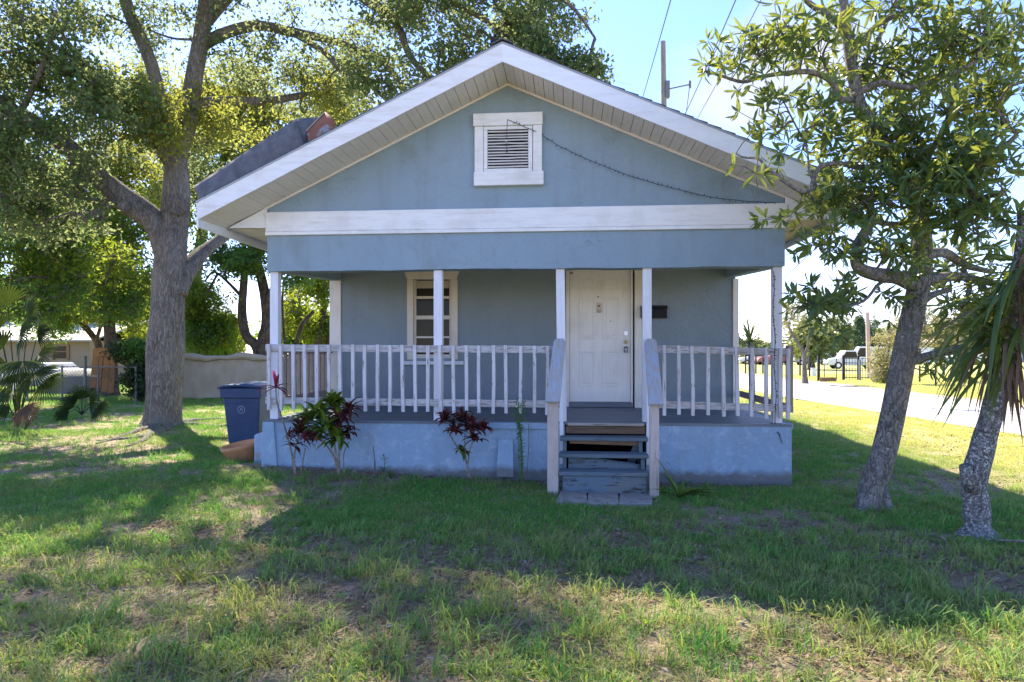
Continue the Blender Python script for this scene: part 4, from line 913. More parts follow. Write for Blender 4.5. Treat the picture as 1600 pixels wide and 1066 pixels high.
# far green backdrop of trees behind the yard (each one a tree)
for i, (px, d, h, wd, lab) in enumerate(((-60, 38, 6.5, 90, 'dense green crown far behind the left end of the tan house'), (85, 40, 6.8, 80, 'wide lime crown rising straight above the tan house window'), (175, 39, 6.6, 60, 'rounded green crown rising behind the leaning brown panel'), (30, 42, 6.5, 90, 'pale green crown far behind the tan house roof'), (130, 46, 7.5, 90, 'tall crown far behind the small forked tree'), (225, 44, 7, 70, 'crown filling the gap just left of the oak trunk, far back'), (335, 48, 4.2, 55, 'low crown on the horizon just right of the oak trunk'), (470, 46, 4.5, 60, 'low lime crown on the horizon behind the left porch end'))):
    b_ = gb(px, d); cy = HY-(h*.6-CH)*F/d
    make_tree('distant_tree', lab, 'tree', (b_.x, b_.y, 0), [('trunk', [b_, b_+Vector((0,0,h*.3)), b_+Vector((.3,0,h*.6)), b_+Vector((.2,0,h*.9))], .25, .08)],
      [(px, cy, wd, h*.42*F/d, d, 3, 260, i % 2)], lm4, M['bark_bg'], lpc=24, clr=.7, ll=.28, lw=.18, thr=-.3, twr=.02, group='distant trees behind the left yard')

# ------------------------------------------------------------------ palmettos at far left
def fan(par, hub, dirv, r, n=22, spread=150, mt=None, nm='frond'):
    """fan leaf: pleated segments joined near the hub, free pointed tips drooping"""
    dirv = Vector(dirv).normalized(); side = dirv.cross(Vector((random.uniform(-.3,.3), random.uniform(-1,-.4), .5))).normalized(); nor = side.cross(dirv)
    mb = MB()
    for i in range(n):
        a = R(-spread/2+spread*i/(n-1)); d_ = dirv*math.cos(a)+side*math.sin(a); s_ = nor.cross(d_); L_ = r*random.uniform(.85, 1.05)*(1-.15*abs(a)/2)
        w0 = r*.42*R(spread/(n-1))*.52
        p0 = hub; p1 = hub+d_*L_*.42+nor*.01; p2 = hub+d_*L_*.75-Vector((0,0,.06*L_)); p3 = hub+d_*L_*.97-Vector((0,0,.22*L_*random.uniform(.5,1.5)))
        V = [p0, p1-s_*w0+nor*.012, p1-nor*.012, p1+s_*w0+nor*.012, p2-s_*w0*.8+nor*.008, p2-nor*.01, p2+s_*w0*.8+nor*.008, p3]
        mb.add([tuple(v) for v in V], [(0,1,2), (0,2,3), (1,4,5,2), (2,5,6,3), (4,7,5), (5,7,6)], np.full(8, random.random()*.75))
    part(nm, mb, mt or M['palm_leaf'], par)
def palmetto(px, py, d, label, fronds):
    b = D(px, py, d); b.z = 0; root = thing('palmetto', label, 'palm', b, 'palmettos at the left edge')
    for (fx, fy, fd, r, dv, dead) in fronds:
        h_ = D(fx, fy+24, fd); r *= .8; part('petiole', MB().tube([b+Vector((0,0,.1)), b.lerp(h_, .5)+Vector((0,0,.15)), h_], [.014, .010, .007], 5), M['palm_leaf'], root)
        fan(root, h_, dv, r, mt=M['strap_dead'] if dead else None)
palmetto(28, 640, 13, 'tall dark palmetto clump cut by the left edge of the picture', [(30, 500, 12.8, .75, (.8, -.3, .4), 0), (45, 470, 13, .7, (.5, -.2, .8), 0), (5, 520, 12.8, .8, (-.8, -.3, .5), 0), (12, 455, 13, .8, (-.3, -.4, .9), 0), (52, 560, 12.6, .7, (.9, -.4, -.3), 0), (20, 585, 12.5, .65, (-.4, -.5, -.5), 0), (40, 610, 12.4, .55, (.5, -.4, -.8), 1), (60, 530, 12.9, .6, (1, -.2, .1), 0), (-10, 570, 12.6, .7, (-.9, -.3, 0), 0), (15, 620, 12.3, .45, (-.5, -.5, .2), 0), (48, 625, 12.6, .4, (.8, -.5, .1), 0), (35, 540, 12.5, .7, (.2, -.5, -.4), 0), (10, 545, 12.9, .7, (-.2, -.5, .3), 0), (70, 570, 12.8, .6, (.9, -.2, -.6), 0), (25, 560, 12.6, .6, (.6, -.5, -.7), 0), (0, 490, 13, .7, (-.6, -.2, .6), 0), (58, 500, 13, .55, (.9, .1, .4), 0)])
palmetto(128, 632, 15.5, 'low spreading palmetto between the tall clump and the leaning panel', [(115, 612, 15.2, .6, (-.8, -.3, .5), 0), (140, 608, 15.3, .65, (.8, -.3, .5), 0), (128, 600, 15.4, .6, (0, -.3, 1), 0), (150, 615, 15.2, .55, (1, -.3, -.2), 0), (108, 620, 15.1, .45, (-.9, -.4, -.3), 0)])

# ------------------------------------------------------------------ neighbour house and yard things, left back
nb = D(60, 552, 33); nb.z = 0
nh = thing('neighbour_house', 'low tan clapboard house with a pale metal roof beyond the left fence', 'house', nb)
nx0, nx1, nY = D(-140, 552, 33).x, D(146, 552, 33).x, nb.y
part('wall', MB().box(nx0, nx1, nY, nY+8, -.2, 2.1), M['siding'], nh)
for i in range(17): 
    part('siding_board', MB().prism([(nx0, nY-.035, .02+i*.12), (nx0, nY-.003, .02+i*.12), (nx0, nY-.003, .135+i*.12), (nx0, nY-.012, .135+i*.12)], (nx1-nx0, 0, 0)), M['siding'], nh)
part('roof', MB().prism([(nx0-.4, nY-.5, 2.06), (nx0-.4, nY+4, 3.15), (nx0-.4, nY+8.5, 2.06), (nx0-.4, nY+8.5, 2.12), (nx0-.4, nY+4, 3.25), (nx0-.4, nY-.5, 2.14)], (nx1-nx0+.8, 0, 0)), M['whitemetal'], nh)
w0 = P(84, 560, nY-.05); w1 = P(104, 541, nY-.05)
wn = part('window', MB().box(w0.x, w1.x, nY-.055, nY-.04, w0.z, w1.z), M['glass'], nh)
part('frame', MB().box(w0.x-.08, w0.x, nY-.07, nY-.03, w0.z-.08, w1.z+.08).box(w1.x, w1.x+.14, nY-.07, nY-.03, w0.z-.08, w1.z+.08).box(w0.x, w1.x, nY-.07, nY-.03, w0.z+.3, w0.z+.34), M['brownwood'], wn)
dd0 = P(84, 575, nY-.05)
part('brown_box', MB().box(dd0.x, dd0.x+.45, nY-.5, nY-.1, 0, .75), M['brownwood'], nh)

def car(name, label, loc, rz, body, length=4.5, h=1.6, cat='car', pickup=False, group=None, van=False):
    root = thing(name, label, cat, loc, group); root.rotation_euler = (0, 0, rz); WL[root] = Vector((0,0,0))
    L2 = length/2; W_ = .9
    if pickup: prof = [(-L2,.35),(-L2,.95),(-.35,1.0),(-.1,h),(L2*.35,h),(L2*.55,1.05),(L2*.95,.95),(L2,.75),(L2,.35)]
    elif van: prof = [(-L2,.3),(-L2,h),(L2*.55,h),(L2*.8,1.1),(L2,.95),(L2,.3)]
    else: prof = [(-L2,.35),(-L2,.95),(-L2*.85,1.05),(-L2*.7,h-.03),(L2*.15,h),(L2*.42,1.05),(L2*.9,.92),(L2,.72),(L2,.35)]
    part('body', MB().prism([(x, -W_, z) for x, z in prof], (0, 2*W_, 0)), body, root, bevel=.05)
    gl = [(x*.93+(.02 if x < 0 else -.05), z) for x, z in prof if z >= 1.0]
    if len(gl) >= 4:
        zs = sorted(gl, key=lambda a: a[0]); x0 = zs[0][0]; 
    if pickup: wp = [(-.25,1.05),(-.05,h-.1),(L2*.33,h-.1),(L2*.48,1.05)]
    elif van: wp = [(L2*.25,1.05),(L2*.25,h-.15),(L2*.5,h-.15),(L2*.68,1.05)]
    else: wp = [(-L2*.75,1.08),(-L2*.63,h-.12),(L2*.12,h-.1),(L2*.34,1.08)]
    for s_ in (-1, 1): part('side_window', MB().prism([(x, s_*(W_+.004), z) for x, z in wp], (0, -s_*.02, 0)), M['glass'], root)
    for sx in (-.62, .62):
        for s_ in (-1, 1):
            wh = part('wheel', MB().tube([(sx*L2, s_*(W_-.18), .33), (sx*L2, s_*(W_+.02), .33)], .34, 16), M['tyre'], root)
            WL[wh] = Vector((0,0,0)); part('rim', MB().tube([(sx*L2, s_*(W_), .33), (sx*L2, s_*(W_+.03), .33)], .19, 12), M['steel'], wh)
            wh['label'] = 'tyre and rim' if 0 else wh.name.split('.')[0]; del wh['label']
    for s_ in (-1, 1): part('headlight', MB().box(L2-.04, L2+.02, s_*.7-.15, s_*.7+.15, .68, .82), M['steel'], root)
    part('bumper', MB().box(L2-.05, L2+.06, -.88, .88, .38, .55), M['grey_plastic'], root, bevel=.02)
    return root
M['carshade'] = mat('car_white_shaded', (.24,.27,.32), .6); c0 = D(88, 552, 27); car('parked_pickup', 'white pickup parked in front of the tan neighbouring house', (c0.x, c0.y, -.12), R(184), M['carshade'], 3.0, 1.25, 'pickup', True)  # white car paint darkened in the colour to stand in for shade
tp = D(118, 552, 26); tc_ = thing('covered_boat', 'small boat heaped under a grey tarpaulin beside the white pickup', 'boat', (tp.x, tp.y, 0))
V = []; nu = 16; nv = 10
for i in range(nu+1):
    for j in range(nv+1):
        a = math.pi*j/nv; u = i/nu; rr = .55+.3*math.sin(u*math.pi); hh = (.62+.25*math.sin(u*2.6+.2))*(math.sin(a)**.6 if a > 0 else 0)
        V.append((tp.x-1.0+2.0*u, tp.y-math.cos(a)*rr, hh+noise.noise(Vector((u*5, a*2, 0)))*.06))
part('tarpaulin', MB().add(V, [(i*(nv+1)+j, (i+1)*(nv+1)+j, (i+1)*(nv+1)+j+1, i*(nv+1)+j+1) for i in range(nu) for j in range(nv)]), M['tarpgrey'], tc_, smooth=True)
# chain link fence
fa, fb = D(-60, 552, 22.5), D(212, 552, 20.5)
cf = thing('chain_link_fence', 'low galvanised chain link fence crossing behind the palmettos', 'fence', (fa.x, fa.y, 0))
nposts = 6
for i in range(nposts):
    p = fa.lerp(fb, i/(nposts-1)); part('fence_post', MB().tube([(p.x, p.y, -.1), (p.x, p.y, 1.12)], .03, 8), M['galvpost'], cf)
pq = D(133, 552, 21); part('fence_post', MB().tube([(pq.x, pq.y, -.1), (pq.x, pq.y, 1.42)], .045, 8), M['galvpost'], cf)
part('top_rail', MB().tube([(fa.x, fa.y, 1.08), (fb.x, fb.y, 1.08)], .02, 6), M['galvpost'], cf)
mb = MB(); LL = (fb-fa).length; ud = (fb-fa)/LL; step = .13; i = 0
while i*step < LL:
    p = fa+ud*i*step
    for s_ in (-1, 1):
        e = p+ud*1.0*s_
        if 0 <= (e-fa).dot(ud) <= LL: mb.tube([(p.x, p.y, .05), (e.x, e.y, 1.05)], .004, 3, cap=False)
    i += 1
part('wire_mesh', mb, M['galvpost'], cf, kind='stuff')
# leaning brown panel
lp = D(158, 606, 21.5); pz = thing('leaning_wooden_panel', 'reddish brown wooden panel with a cross board leaning on the chain link fence', 'wooden panel', (lp.x, lp.y, 0))
def PP(px, py, d): return D(px, py, d)
for (a, b, c, d_) in (((140, 606), (149, 606), (156, 546), (146, 546)), ((149.6, 606), (157, 606), (162, 546), (156.6, 546)), ((158, 612), (168, 612), (172, 546), (163, 546)), ((168.6, 614), (177, 614), (181, 546), (172.6, 546))):
    part('board', MB().prism([PP(*a, 21.3), PP(*b, 21.3), PP(*c, 21.5), PP(*d_, 21.5)], (0, .04, 0)), M['brownpanel'], pz)
part('cross_board', MB().prism([PP(144, 557, 21.2), PP(182, 556, 21.2), PP(182, 543, 21.2), PP(146, 544, 21.2)], (0, .05, 0)), M['brownpanel'], pz)
part('cross_board', MB().prism([PP(141, 589, 21.1), PP(157, 590, 21.1), PP(158, 587, 21.1), PP(142, 586, 21.1)], (0, .05, 0)), M['ledge'], pz)
# canvas covered fence
tf = thing('canvas_fence', 'waist-high fence draped with beige canvas between the oak and the porch', 'fence', (*D(350, 552, 22.5).xy, 0))
ta, tb_ = D(262, 552, 22.8), D(560, 552, 22.8)
def fta(u, v):
    p = ta.lerp(tb_, u); top = 1.45+.06*math.sin(u*19)+.05*noise.noise(Vector((u*14, 0, 0)))-.07*u; z = -.05+(top+.05)*v
    return Vector((p.x, p.y+noise.noise(Vector((u*26, v*2.5, 0)))*.09-.12*(1-v), z))
grid_sheet(fta, 90, 14, .006, M['tarp'], 'canvas', tf)
def ftb(u, v):
    p = ta.lerp(tb_, u); top = 1.46+.06*math.sin(u*19)+.05*noise.noise(Vector((u*14, 0, 0)))-.07*u
    sag = .12+.12*abs(math.sin(u*11))+.05*noise.noise(Vector((u*30, 0, 5)))
    return Vector((p.x, p.y-.04-.07*math.sin(v*3.1), top+.02-sag*v))
grid_sheet(ftb, 90, 6, .006, M['tarp'], 'folded_canvas', tf)
for i in range(7):
    p = ta.lerp(tb_, i/6); part('fence_post', MB().box(p.x-.04, p.x+.04, p.y+.03, p.y+.1, -.1, 1.40), M['brownwood'], tf)

# ------------------------------------------------------------------ utility pole, wires
pl = D(1037, 552, 27); pl.z = 0
up = thing('utility_pole', 'tall grey utility pole rising behind the right roof slope', 'utility pole', (pl.x, pl.y, 0))
ptop = D(1036, 65, 27)
part('pole_shaft', MB().tube([(pl.x+.15, pl.y, -.2), (ptop.x, ptop.y, ptop.z)], [.16, .10], 12), M['polewood'], up)
a = D(1041, 140, 27); b = D(1078, 132, 27); part('insulator_arm', MB().tube([a, b], .03, 6).tube([b+Vector((0,0,.14)), b-Vector((0,0,.14))], .05, 6), M['galvpost'], up)
part('bracket', MB().box(a.x-.05, a.x+.12, a.y-.15, a.y+.05, a.z-.35, a.z+.3), M['galvpost'], up)
part('insulator_arm', MB().tube([D(1020, 162, 27), D(1040, 164, 27)], .03, 6), M['galvpost'], up)
def wire(a, b, sag, lab, r=.012):
    pts = []
    for i in range(25):
        t_ = i/24; p = a.lerp(b, t_); p.z -= sag*4*t_*(1-t_); pts.append(p)
    solo('overhead_wire', MB().tube(pts, r, 5), M['wire'], lab, 'wire', a, 'overhead wires')
wire(D(985, 215, 40), D(1062, -50, 18), .1, 'overhead wire passing left of the utility pole top', .018)
wire(D(1060, 200, 36), D(1175, -60, 16), .1, 'overhead wire just right of the utility pole, nearer of two', .018)
wire(D(1078, 132, 27), D(1070, 190, 34), .05, 'short wire dropping from the pole insulator', .016)
wire(D(1078, 205, 36), D(1220, -60, 16), .1, 'overhead wire crossing the small cloud, rightmost of the three', .014)
wire(D(1130, 500, 60), D(1350, 310, 22), .6, 'low service wire seen between porch post and right tree', .018)

# ------------------------------------------------------------------ far side of the road
fc = thing('street_fence', 'long dark picket fence with gate openings beyond the road', 'fence', (*G(1287, 598).xy, 0))
def fpost(px, py_b, py_t, wpx, nm='fence_post', mt='black'):
    p = G(px, py_b); d = CH*F/(py_b-HY); hgt = (py_b-py_t)*d/F; w_ = wpx*d/F/2
    part(nm, MB().box(p.x-w_, p.x+w_, p.y-w_, p.y+w_, -.1, hgt), M[mt], fc)
    return p, hgt
for a in ((1148, 583, 553, 2), (1165, 584, 553, 2), (1181, 584, 553, 2), (1192, 584, 553, 2), (1237, 587, 557, 2.2), (1250, 588, 557, 2), (1265, 589, 556, 2), (1279, 596, 556, 3.5), (1318, 594, 555, 3.5), (1341, 594, 556, 2.8), (1288, 590, 570, 1), (1307, 594, 560, 1)): fpost(*a)
p0, h0 = fpost(1343.5, 596, 562, 2.6, 'fence_post', 'galvpost')
for xa, xb in ((1320, 1340), (1345, 1358)):
    for x in np.arange(xa+2.5, xb, 4.5): fpost(x, 593.5, 559, .55, 'picket')
    a, b = G(xa, 593.5), G(xb, 593.5)
    for z in (.12, .95, 1.2): part('fence_rail', MB().beam((a.x, a.y, z), (b.x, b.y, z), .03, .04), M['black'], fc)
a, b = G(1281, 597), G(1307, 597); part('low_panel', MB().prism([(a.x, a.y, .02), (b.x, b.y, .02), (b.x, b.y, .24), (a.x, a.y, .24)], (0, .05, 0)), M['brownwood'], fc)
for (xa, ya, xb, yb_) in ((1110, 583, 1279, 590),):
    a, b = G(xa, ya), G(xb, yb_)
    for z in (.95,): part('fence_rail', MB().beam((a.x, a.y, z), (b.x, b.y, z), .03, .035), M['black'], fc)
for px, pyb, pyt in ((1402, 594, 570), (1437, 598, 571), (1462, 604, 571), (1475, 588, 568), (1512, 590, 570), (1530, 588, 570), (1575, 592, 568)): fpost(px, pyb, pyt, 2)
sgn = thing('utility_box', 'white box standing at the fence left of the gate', 'box', (*G(1272, 588).xy, 0))
p = G(1271, 588); part('box_body', MB().box(p.x-.13, p.x+.13, p.y-.1, p.y+.1, 0, .5), M['carwhite'], sgn, bevel=.01); part('lid', MB().box(p.x-.15, p.x+.15, p.y-.12, p.y+.12, .502, .54), M['carwhite'], sgn)
sp_ = G(1358, 592); s3 = thing('street_pole', 'slim pinkish street pole standing by the gate', 'pole', (sp_.x, sp_.y, 0)); dsp = CH*F/40
part('pole_shaft', MB().tube([(sp_.x, sp_.y, -.1), (sp_.x-.1, sp_.y, (592-488)*dsp/F)], [.13, .10], 10), M['pinkpole'], s3)
part('pole_base', MB().tube([(sp_.x, sp_.y, -.1), (sp_.x, sp_.y, .1)], .2, 10), M['concrete'], s3)
ms = D(1367, 552, 140); s4 = thing('radio_mast', 'thin radio mast on the horizon right of the pinkish pole', 'mast', (ms.x, ms.y, 0))
part('mast_shaft', MB().tube([(ms.x, ms.y, 0), (ms.x, ms.y, 16.5)], .13, 5), M['cargrey'], s4)
for z in (6, 9, 12): part('cross_arm', MB().box(ms.x-.5, ms.x+.5, ms.y-.05, ms.y+.05, z, z+.12), M['cargrey'], s4)
cp = D(1332, 552, 66); car('parked_suv', 'white pickup truck parked on the grass behind the gate', (cp.x, cp.y, 0), R(174), M['carwhite'], 4.9, 1.75, 'pickup', True)
cars = [(1208, 88, M['carred'], 'red car far behind the fence nearest the porch post', 0), (1182, 92, M['carwhite'], 'white car seen through the porch rail beyond the road', 0), (1236, 90, M['carwhite'], 'white van far away behind the sparse street tree', 1), (1270, 86, M['cargrey'], 'grey car far behind the fence right of the street tree', 0), (1360, 84, M['carwhite'], 'white van parked behind the white pickup truck', 1), (1440, 90, M['carwhite'], 'white van seen just right of the leaning tree trunk', 1), (1490, 92, M['cargrey'], 'grey car far off between the tree and the lichen trunk', 0), (1530, 86, M['carwhite'], 'white car far off nearest the lichen-covered trunk', 0)]
for px, d, mt, lab, van in cars:
    c_ = D(px, 552, d); car('parked_car', lab, (c_.x, c_.y, 0), R(random.uniform(150, 200)), mt, 4.6 if not van else 5.2, 1.5 if not van else 2.3, 'van' if van else 'car', False, 'vehicles parked far beyond the road', van)
for px0, px1, d, h_, mt, lab in ((1284, 1304, 110, 2.2, 'siding', 'low flat brown-roofed shed on the horizon left of the pickup'), (1150, 1225, 130, 3.2, 'whitemetal', 'long pale building on the horizon seen past the porch rail'), (1345, 1400, 120, 2.6, 'whitemetal', 'white low building on the horizon behind the street pole'), (1425, 1600, 115, 2.9, 'whitemetal', 'long white building on the horizon right of the leaning trunk')):
    a, b = D(px0, 552, d), D(px1, 552, d); bd = thing('distant_building', lab, 'building', ((a.x+b.x)/2, a.y, 0))
    part('wall', MB().prism([(a.x, a.y, -.2), (b.x, b.y, -.2), (b.x, b.y, h_), (a.x, a.y, h_)], (0, 8, 0)), M[mt], bd)
    part('roof', MB().prism([(a.x-.4, a.y-.5, h_+.003), (b.x+.4, b.y-.5, h_+.003), (b.x+.4, b.y-.5, h_+.28), (a.x-.4, a.y-.5, h_+.28)], (0, 9, .2)), M['brownwood'] if mt == 'siding' else M['galv'], bd)
    nwin = max(2, int((b.x-a.x)/3.2))
    for i in range(nwin):
        f_ = (i+.5)/nwin; p = a.lerp(b, f_); wn = part('window', MB().box(p.x-.5, p.x+.5, p.y-.06, p.y-.02, .9, 1.8), M['glass'], bd); part('frame', MB().box(p.x-.58, p.x-.5, p.y-.08, p.y-.02, .85, 1.85).box(p.x+.5, p.x+.58, p.y-.08, p.y-.02, .85, 1.85), M['carwhite'], wn)
lmf = [M['leaf_far'], M['leaf_fardark'], M['leaf_pale']]
b_ = gb(1258, 33); b_ = G(1258, 600); b_.z = -.1; d_ = CH*F/48
make_tree('street_tree', 'sparse small tree with pale forked trunk across the road beside the fence', 'tree', (b_.x, b_.y, 0),
 [('trunk', [b_, D(1257, 575, d_), D(1256, 552, d_), D(1248, 538, d_), D(1236, 518, d_), D(1226, 498, d_)], .13, .05), ('branch', [D(1257, 556, d_), D(1262, 540, d_), D(1264, 518, d_)], .07, .03), ('branch', [D(1240, 524, d_), D(1225, 528, d_), D(1215, 515, d_)], .04, .02)],
 [(1240, 492, 24, 22, d_, 1, 26, 2), (1222, 478, 14, 12, d_, .6, 9, 2), (1262, 505, 14, 14, d_, .7, 12, 0), (1228, 505, 16, 12, d_, .7, 10, 2), (1250, 470, 12, 8, d_, .6, 6, 0)], lmf, M['twig'], lpc=22, clr=.34, ll=.13, lw=.06, thr=-.3, twr=.01)
far = [(1180, 95, 3.4, 22, 0, 'low round crown on the horizon just past the porch corner'), (1268, 62, 4.6, 26, 0, 'rounded green tree behind the sparse street tree'), (1305, 120, 8.4, 26, 0, 'pale bushy tree on the horizon above the shed'), (1290, 105, 6.2, 16, 1, 'dark bushy crown on the horizon left of the shed'), (1325, 125, 6.6, 18, 0, 'bushy crown left of the pointed conifer'), (1362, 118, 7.5, 18, 1, 'dark crown right of the pointed conifer'), (1420, 120, 8, 30, 0, 'broad crown on the horizon behind the leaning trunk'), (1478, 110, 8, 30, 2, 'pale crown on the horizon between the two leaning trunks'), (1540, 115, 9, 34, 0, 'broad crown on the horizon behind the lichen trunk'), (1150, 100, 4, 22, 1, 'dark low crown seen past the porch corner board')]
for px, d, h, wd, mi, lab in far:
    b_ = gb(px, d); cy = HY-(h*.55-CH)*F/d
    make_tree('distant_tree', lab, 'tree', (b_.x, b_.y, 0), [('trunk', [b_, b_+Vector((0,0,h*.3)), b_+Vector((.3,0,h*.6)), b_+Vector((.2,0,h*.8))], .3, .1)],
      [(px, cy, wd, h*.42*F/d, d, 2.5, 110, mi)], lmf, M['bark_bg'], lpc=22, clr=.9, ll=.5, lw=.34, thr=-.25, twr=.03, group='trees on the horizon beyond the road')
b_ = gb(1343, 100); cn_ = [(1343, 552-(z-CH)*F/100, (12.5-z)*.11*F/100*1.0+2, 9, 100, (12.5-z)*.16+.2, 26, 1) for z in np.arange(1, 12.4, .9)]
cn_ = [(1343, 552-(z-CH)*F/100, 3+(6.4-z)*2.2, 7, 100, .3+(6.4-z)*.3, 30, 1) for z in np.arange(1, 6.4, .6)]
make_tree('conifer', 'dark pointed conifer on the horizon above the white pickup', 'tree', (b_.x, b_.y, 0), [('trunk', [b_, b_+Vector((0,0,3)), b_+Vector((0,0,5)), b_+Vector((0,0,6.2))], .2, .05)], cn_, lmf, M['bark_bg'], lpc=22, clr=.55, ll=.4, lw=.16, thr=-1, twr=.02)
b_ = G(1385, 600); b_.z = 0; d_ = CH*F/48
make_tree('pale_shrub', 'tall pale yellow shrub left of the leaning tree trunk across the road', 'shrub', (b_.x, b_.y, 0),
 [('stem', [b_, D(1386, 570, d_), D(1390, 540, d_), D(1395, 510, d_)], .06, .03), ('stem', [b_, D(1378, 570, d_), D(1372, 545, d_)], .05, .02)],
 [(1390, 545, 26, 30, d_, 1.0, 70, 2), (1378, 575, 20, 20, d_, .8, 50, 2), (1405, 520, 22, 26, d_, 1, 50, 2), (1392, 590, 16, 9, d_, .6, 30, 0), (1480, 520, 60, 34, d_+4, 1.4, 110, 2), (1440, 500, 40, 30, d_+3, 1, 50, 2), (1540, 500, 50, 40, d_+4, 1.2, 70, 2)], lmf, M['twig'], lpc=26, clr=.32, ll=.12, lw=.06, thr=-.25, twr=.01)
p = G(1366, 598); rk = thing('grey_boulder', 'grey boulder at the foot of the pinkish pole', 'rock', (p.x+.3, p.y, 0))
part('rock', MB().sphere((p.x+.35, p.y, .4), .55, 1.1, .7, .9, 14, 9), M['concrete'], rk, smooth=True)
b_ = D(1176, 552, 14.0); b_.z = 0
yp = thing('spiky_plant', 'spiky yellow-green plant behind the right porch railing', 'plant', b_)
def strap(o, d_, L_, w_, droop, mt, par, nm='leaf', rnd=None, lab=None, seg=6):
    d_ = Vector(d_).normalized(); pts = []; p = Vector(o); dd = d_.copy()
    for i in range(seg+1):
        pts.append(p.copy()); p = p+dd*(L_/seg); dd = (dd+Vector((0, 0, -droop/seg))).normalized()
    V = []; Fs = []
    for i, p in enumerate(pts):
        t_ = (pts[min(i+1, seg)]-pts[max(0, i-1)]).normalized(); s_ = t_.cross(Vector((0, 0, 1)));
        if s_.length < .1: s_ = t_.cross(Vector((0, 1, 0)))
        s_.normalize(); n_ = s_.cross(t_); f_ = i/seg; ww = w_*(.55+.9*f_ if f_ < .4 else (1-((f_-.4)/.6)**1.6)*.91)/2+.0008
        V += [p-s_*ww+n_*ww*.5, p, p+s_*ww+n_*ww*.5]
    for i in range(seg): Fs += [(i*3, i*3+1, i*3+4, i*3+3), (i*3+1, i*3+2, i*3+5, i*3+4)]
    o_ = part(nm, MB().add([tuple(v) for v in V], Fs, np.full(len(V), random.random() if rnd is None else rnd)), mt, par, smooth=True, label=lab)
    return o_
for i in range(34):
    a = random.uniform(0, 6.28); e = random.uniform(-.2, 1.3); hub = D(1172, 535, 14.0)
    strap(hub, (math.cos(a)*math.cos(e), math.sin(a)*math.cos(e), math.sin(e)), random.uniform(.4, .65), .05, .5, M['strap'], yp, rnd=.9)
part('stem', MB().tube([b_, D(1174, 560, 14), D(1172, 535, 14)], [.07, .06, .05], 8), M['bark_palm'], yp)

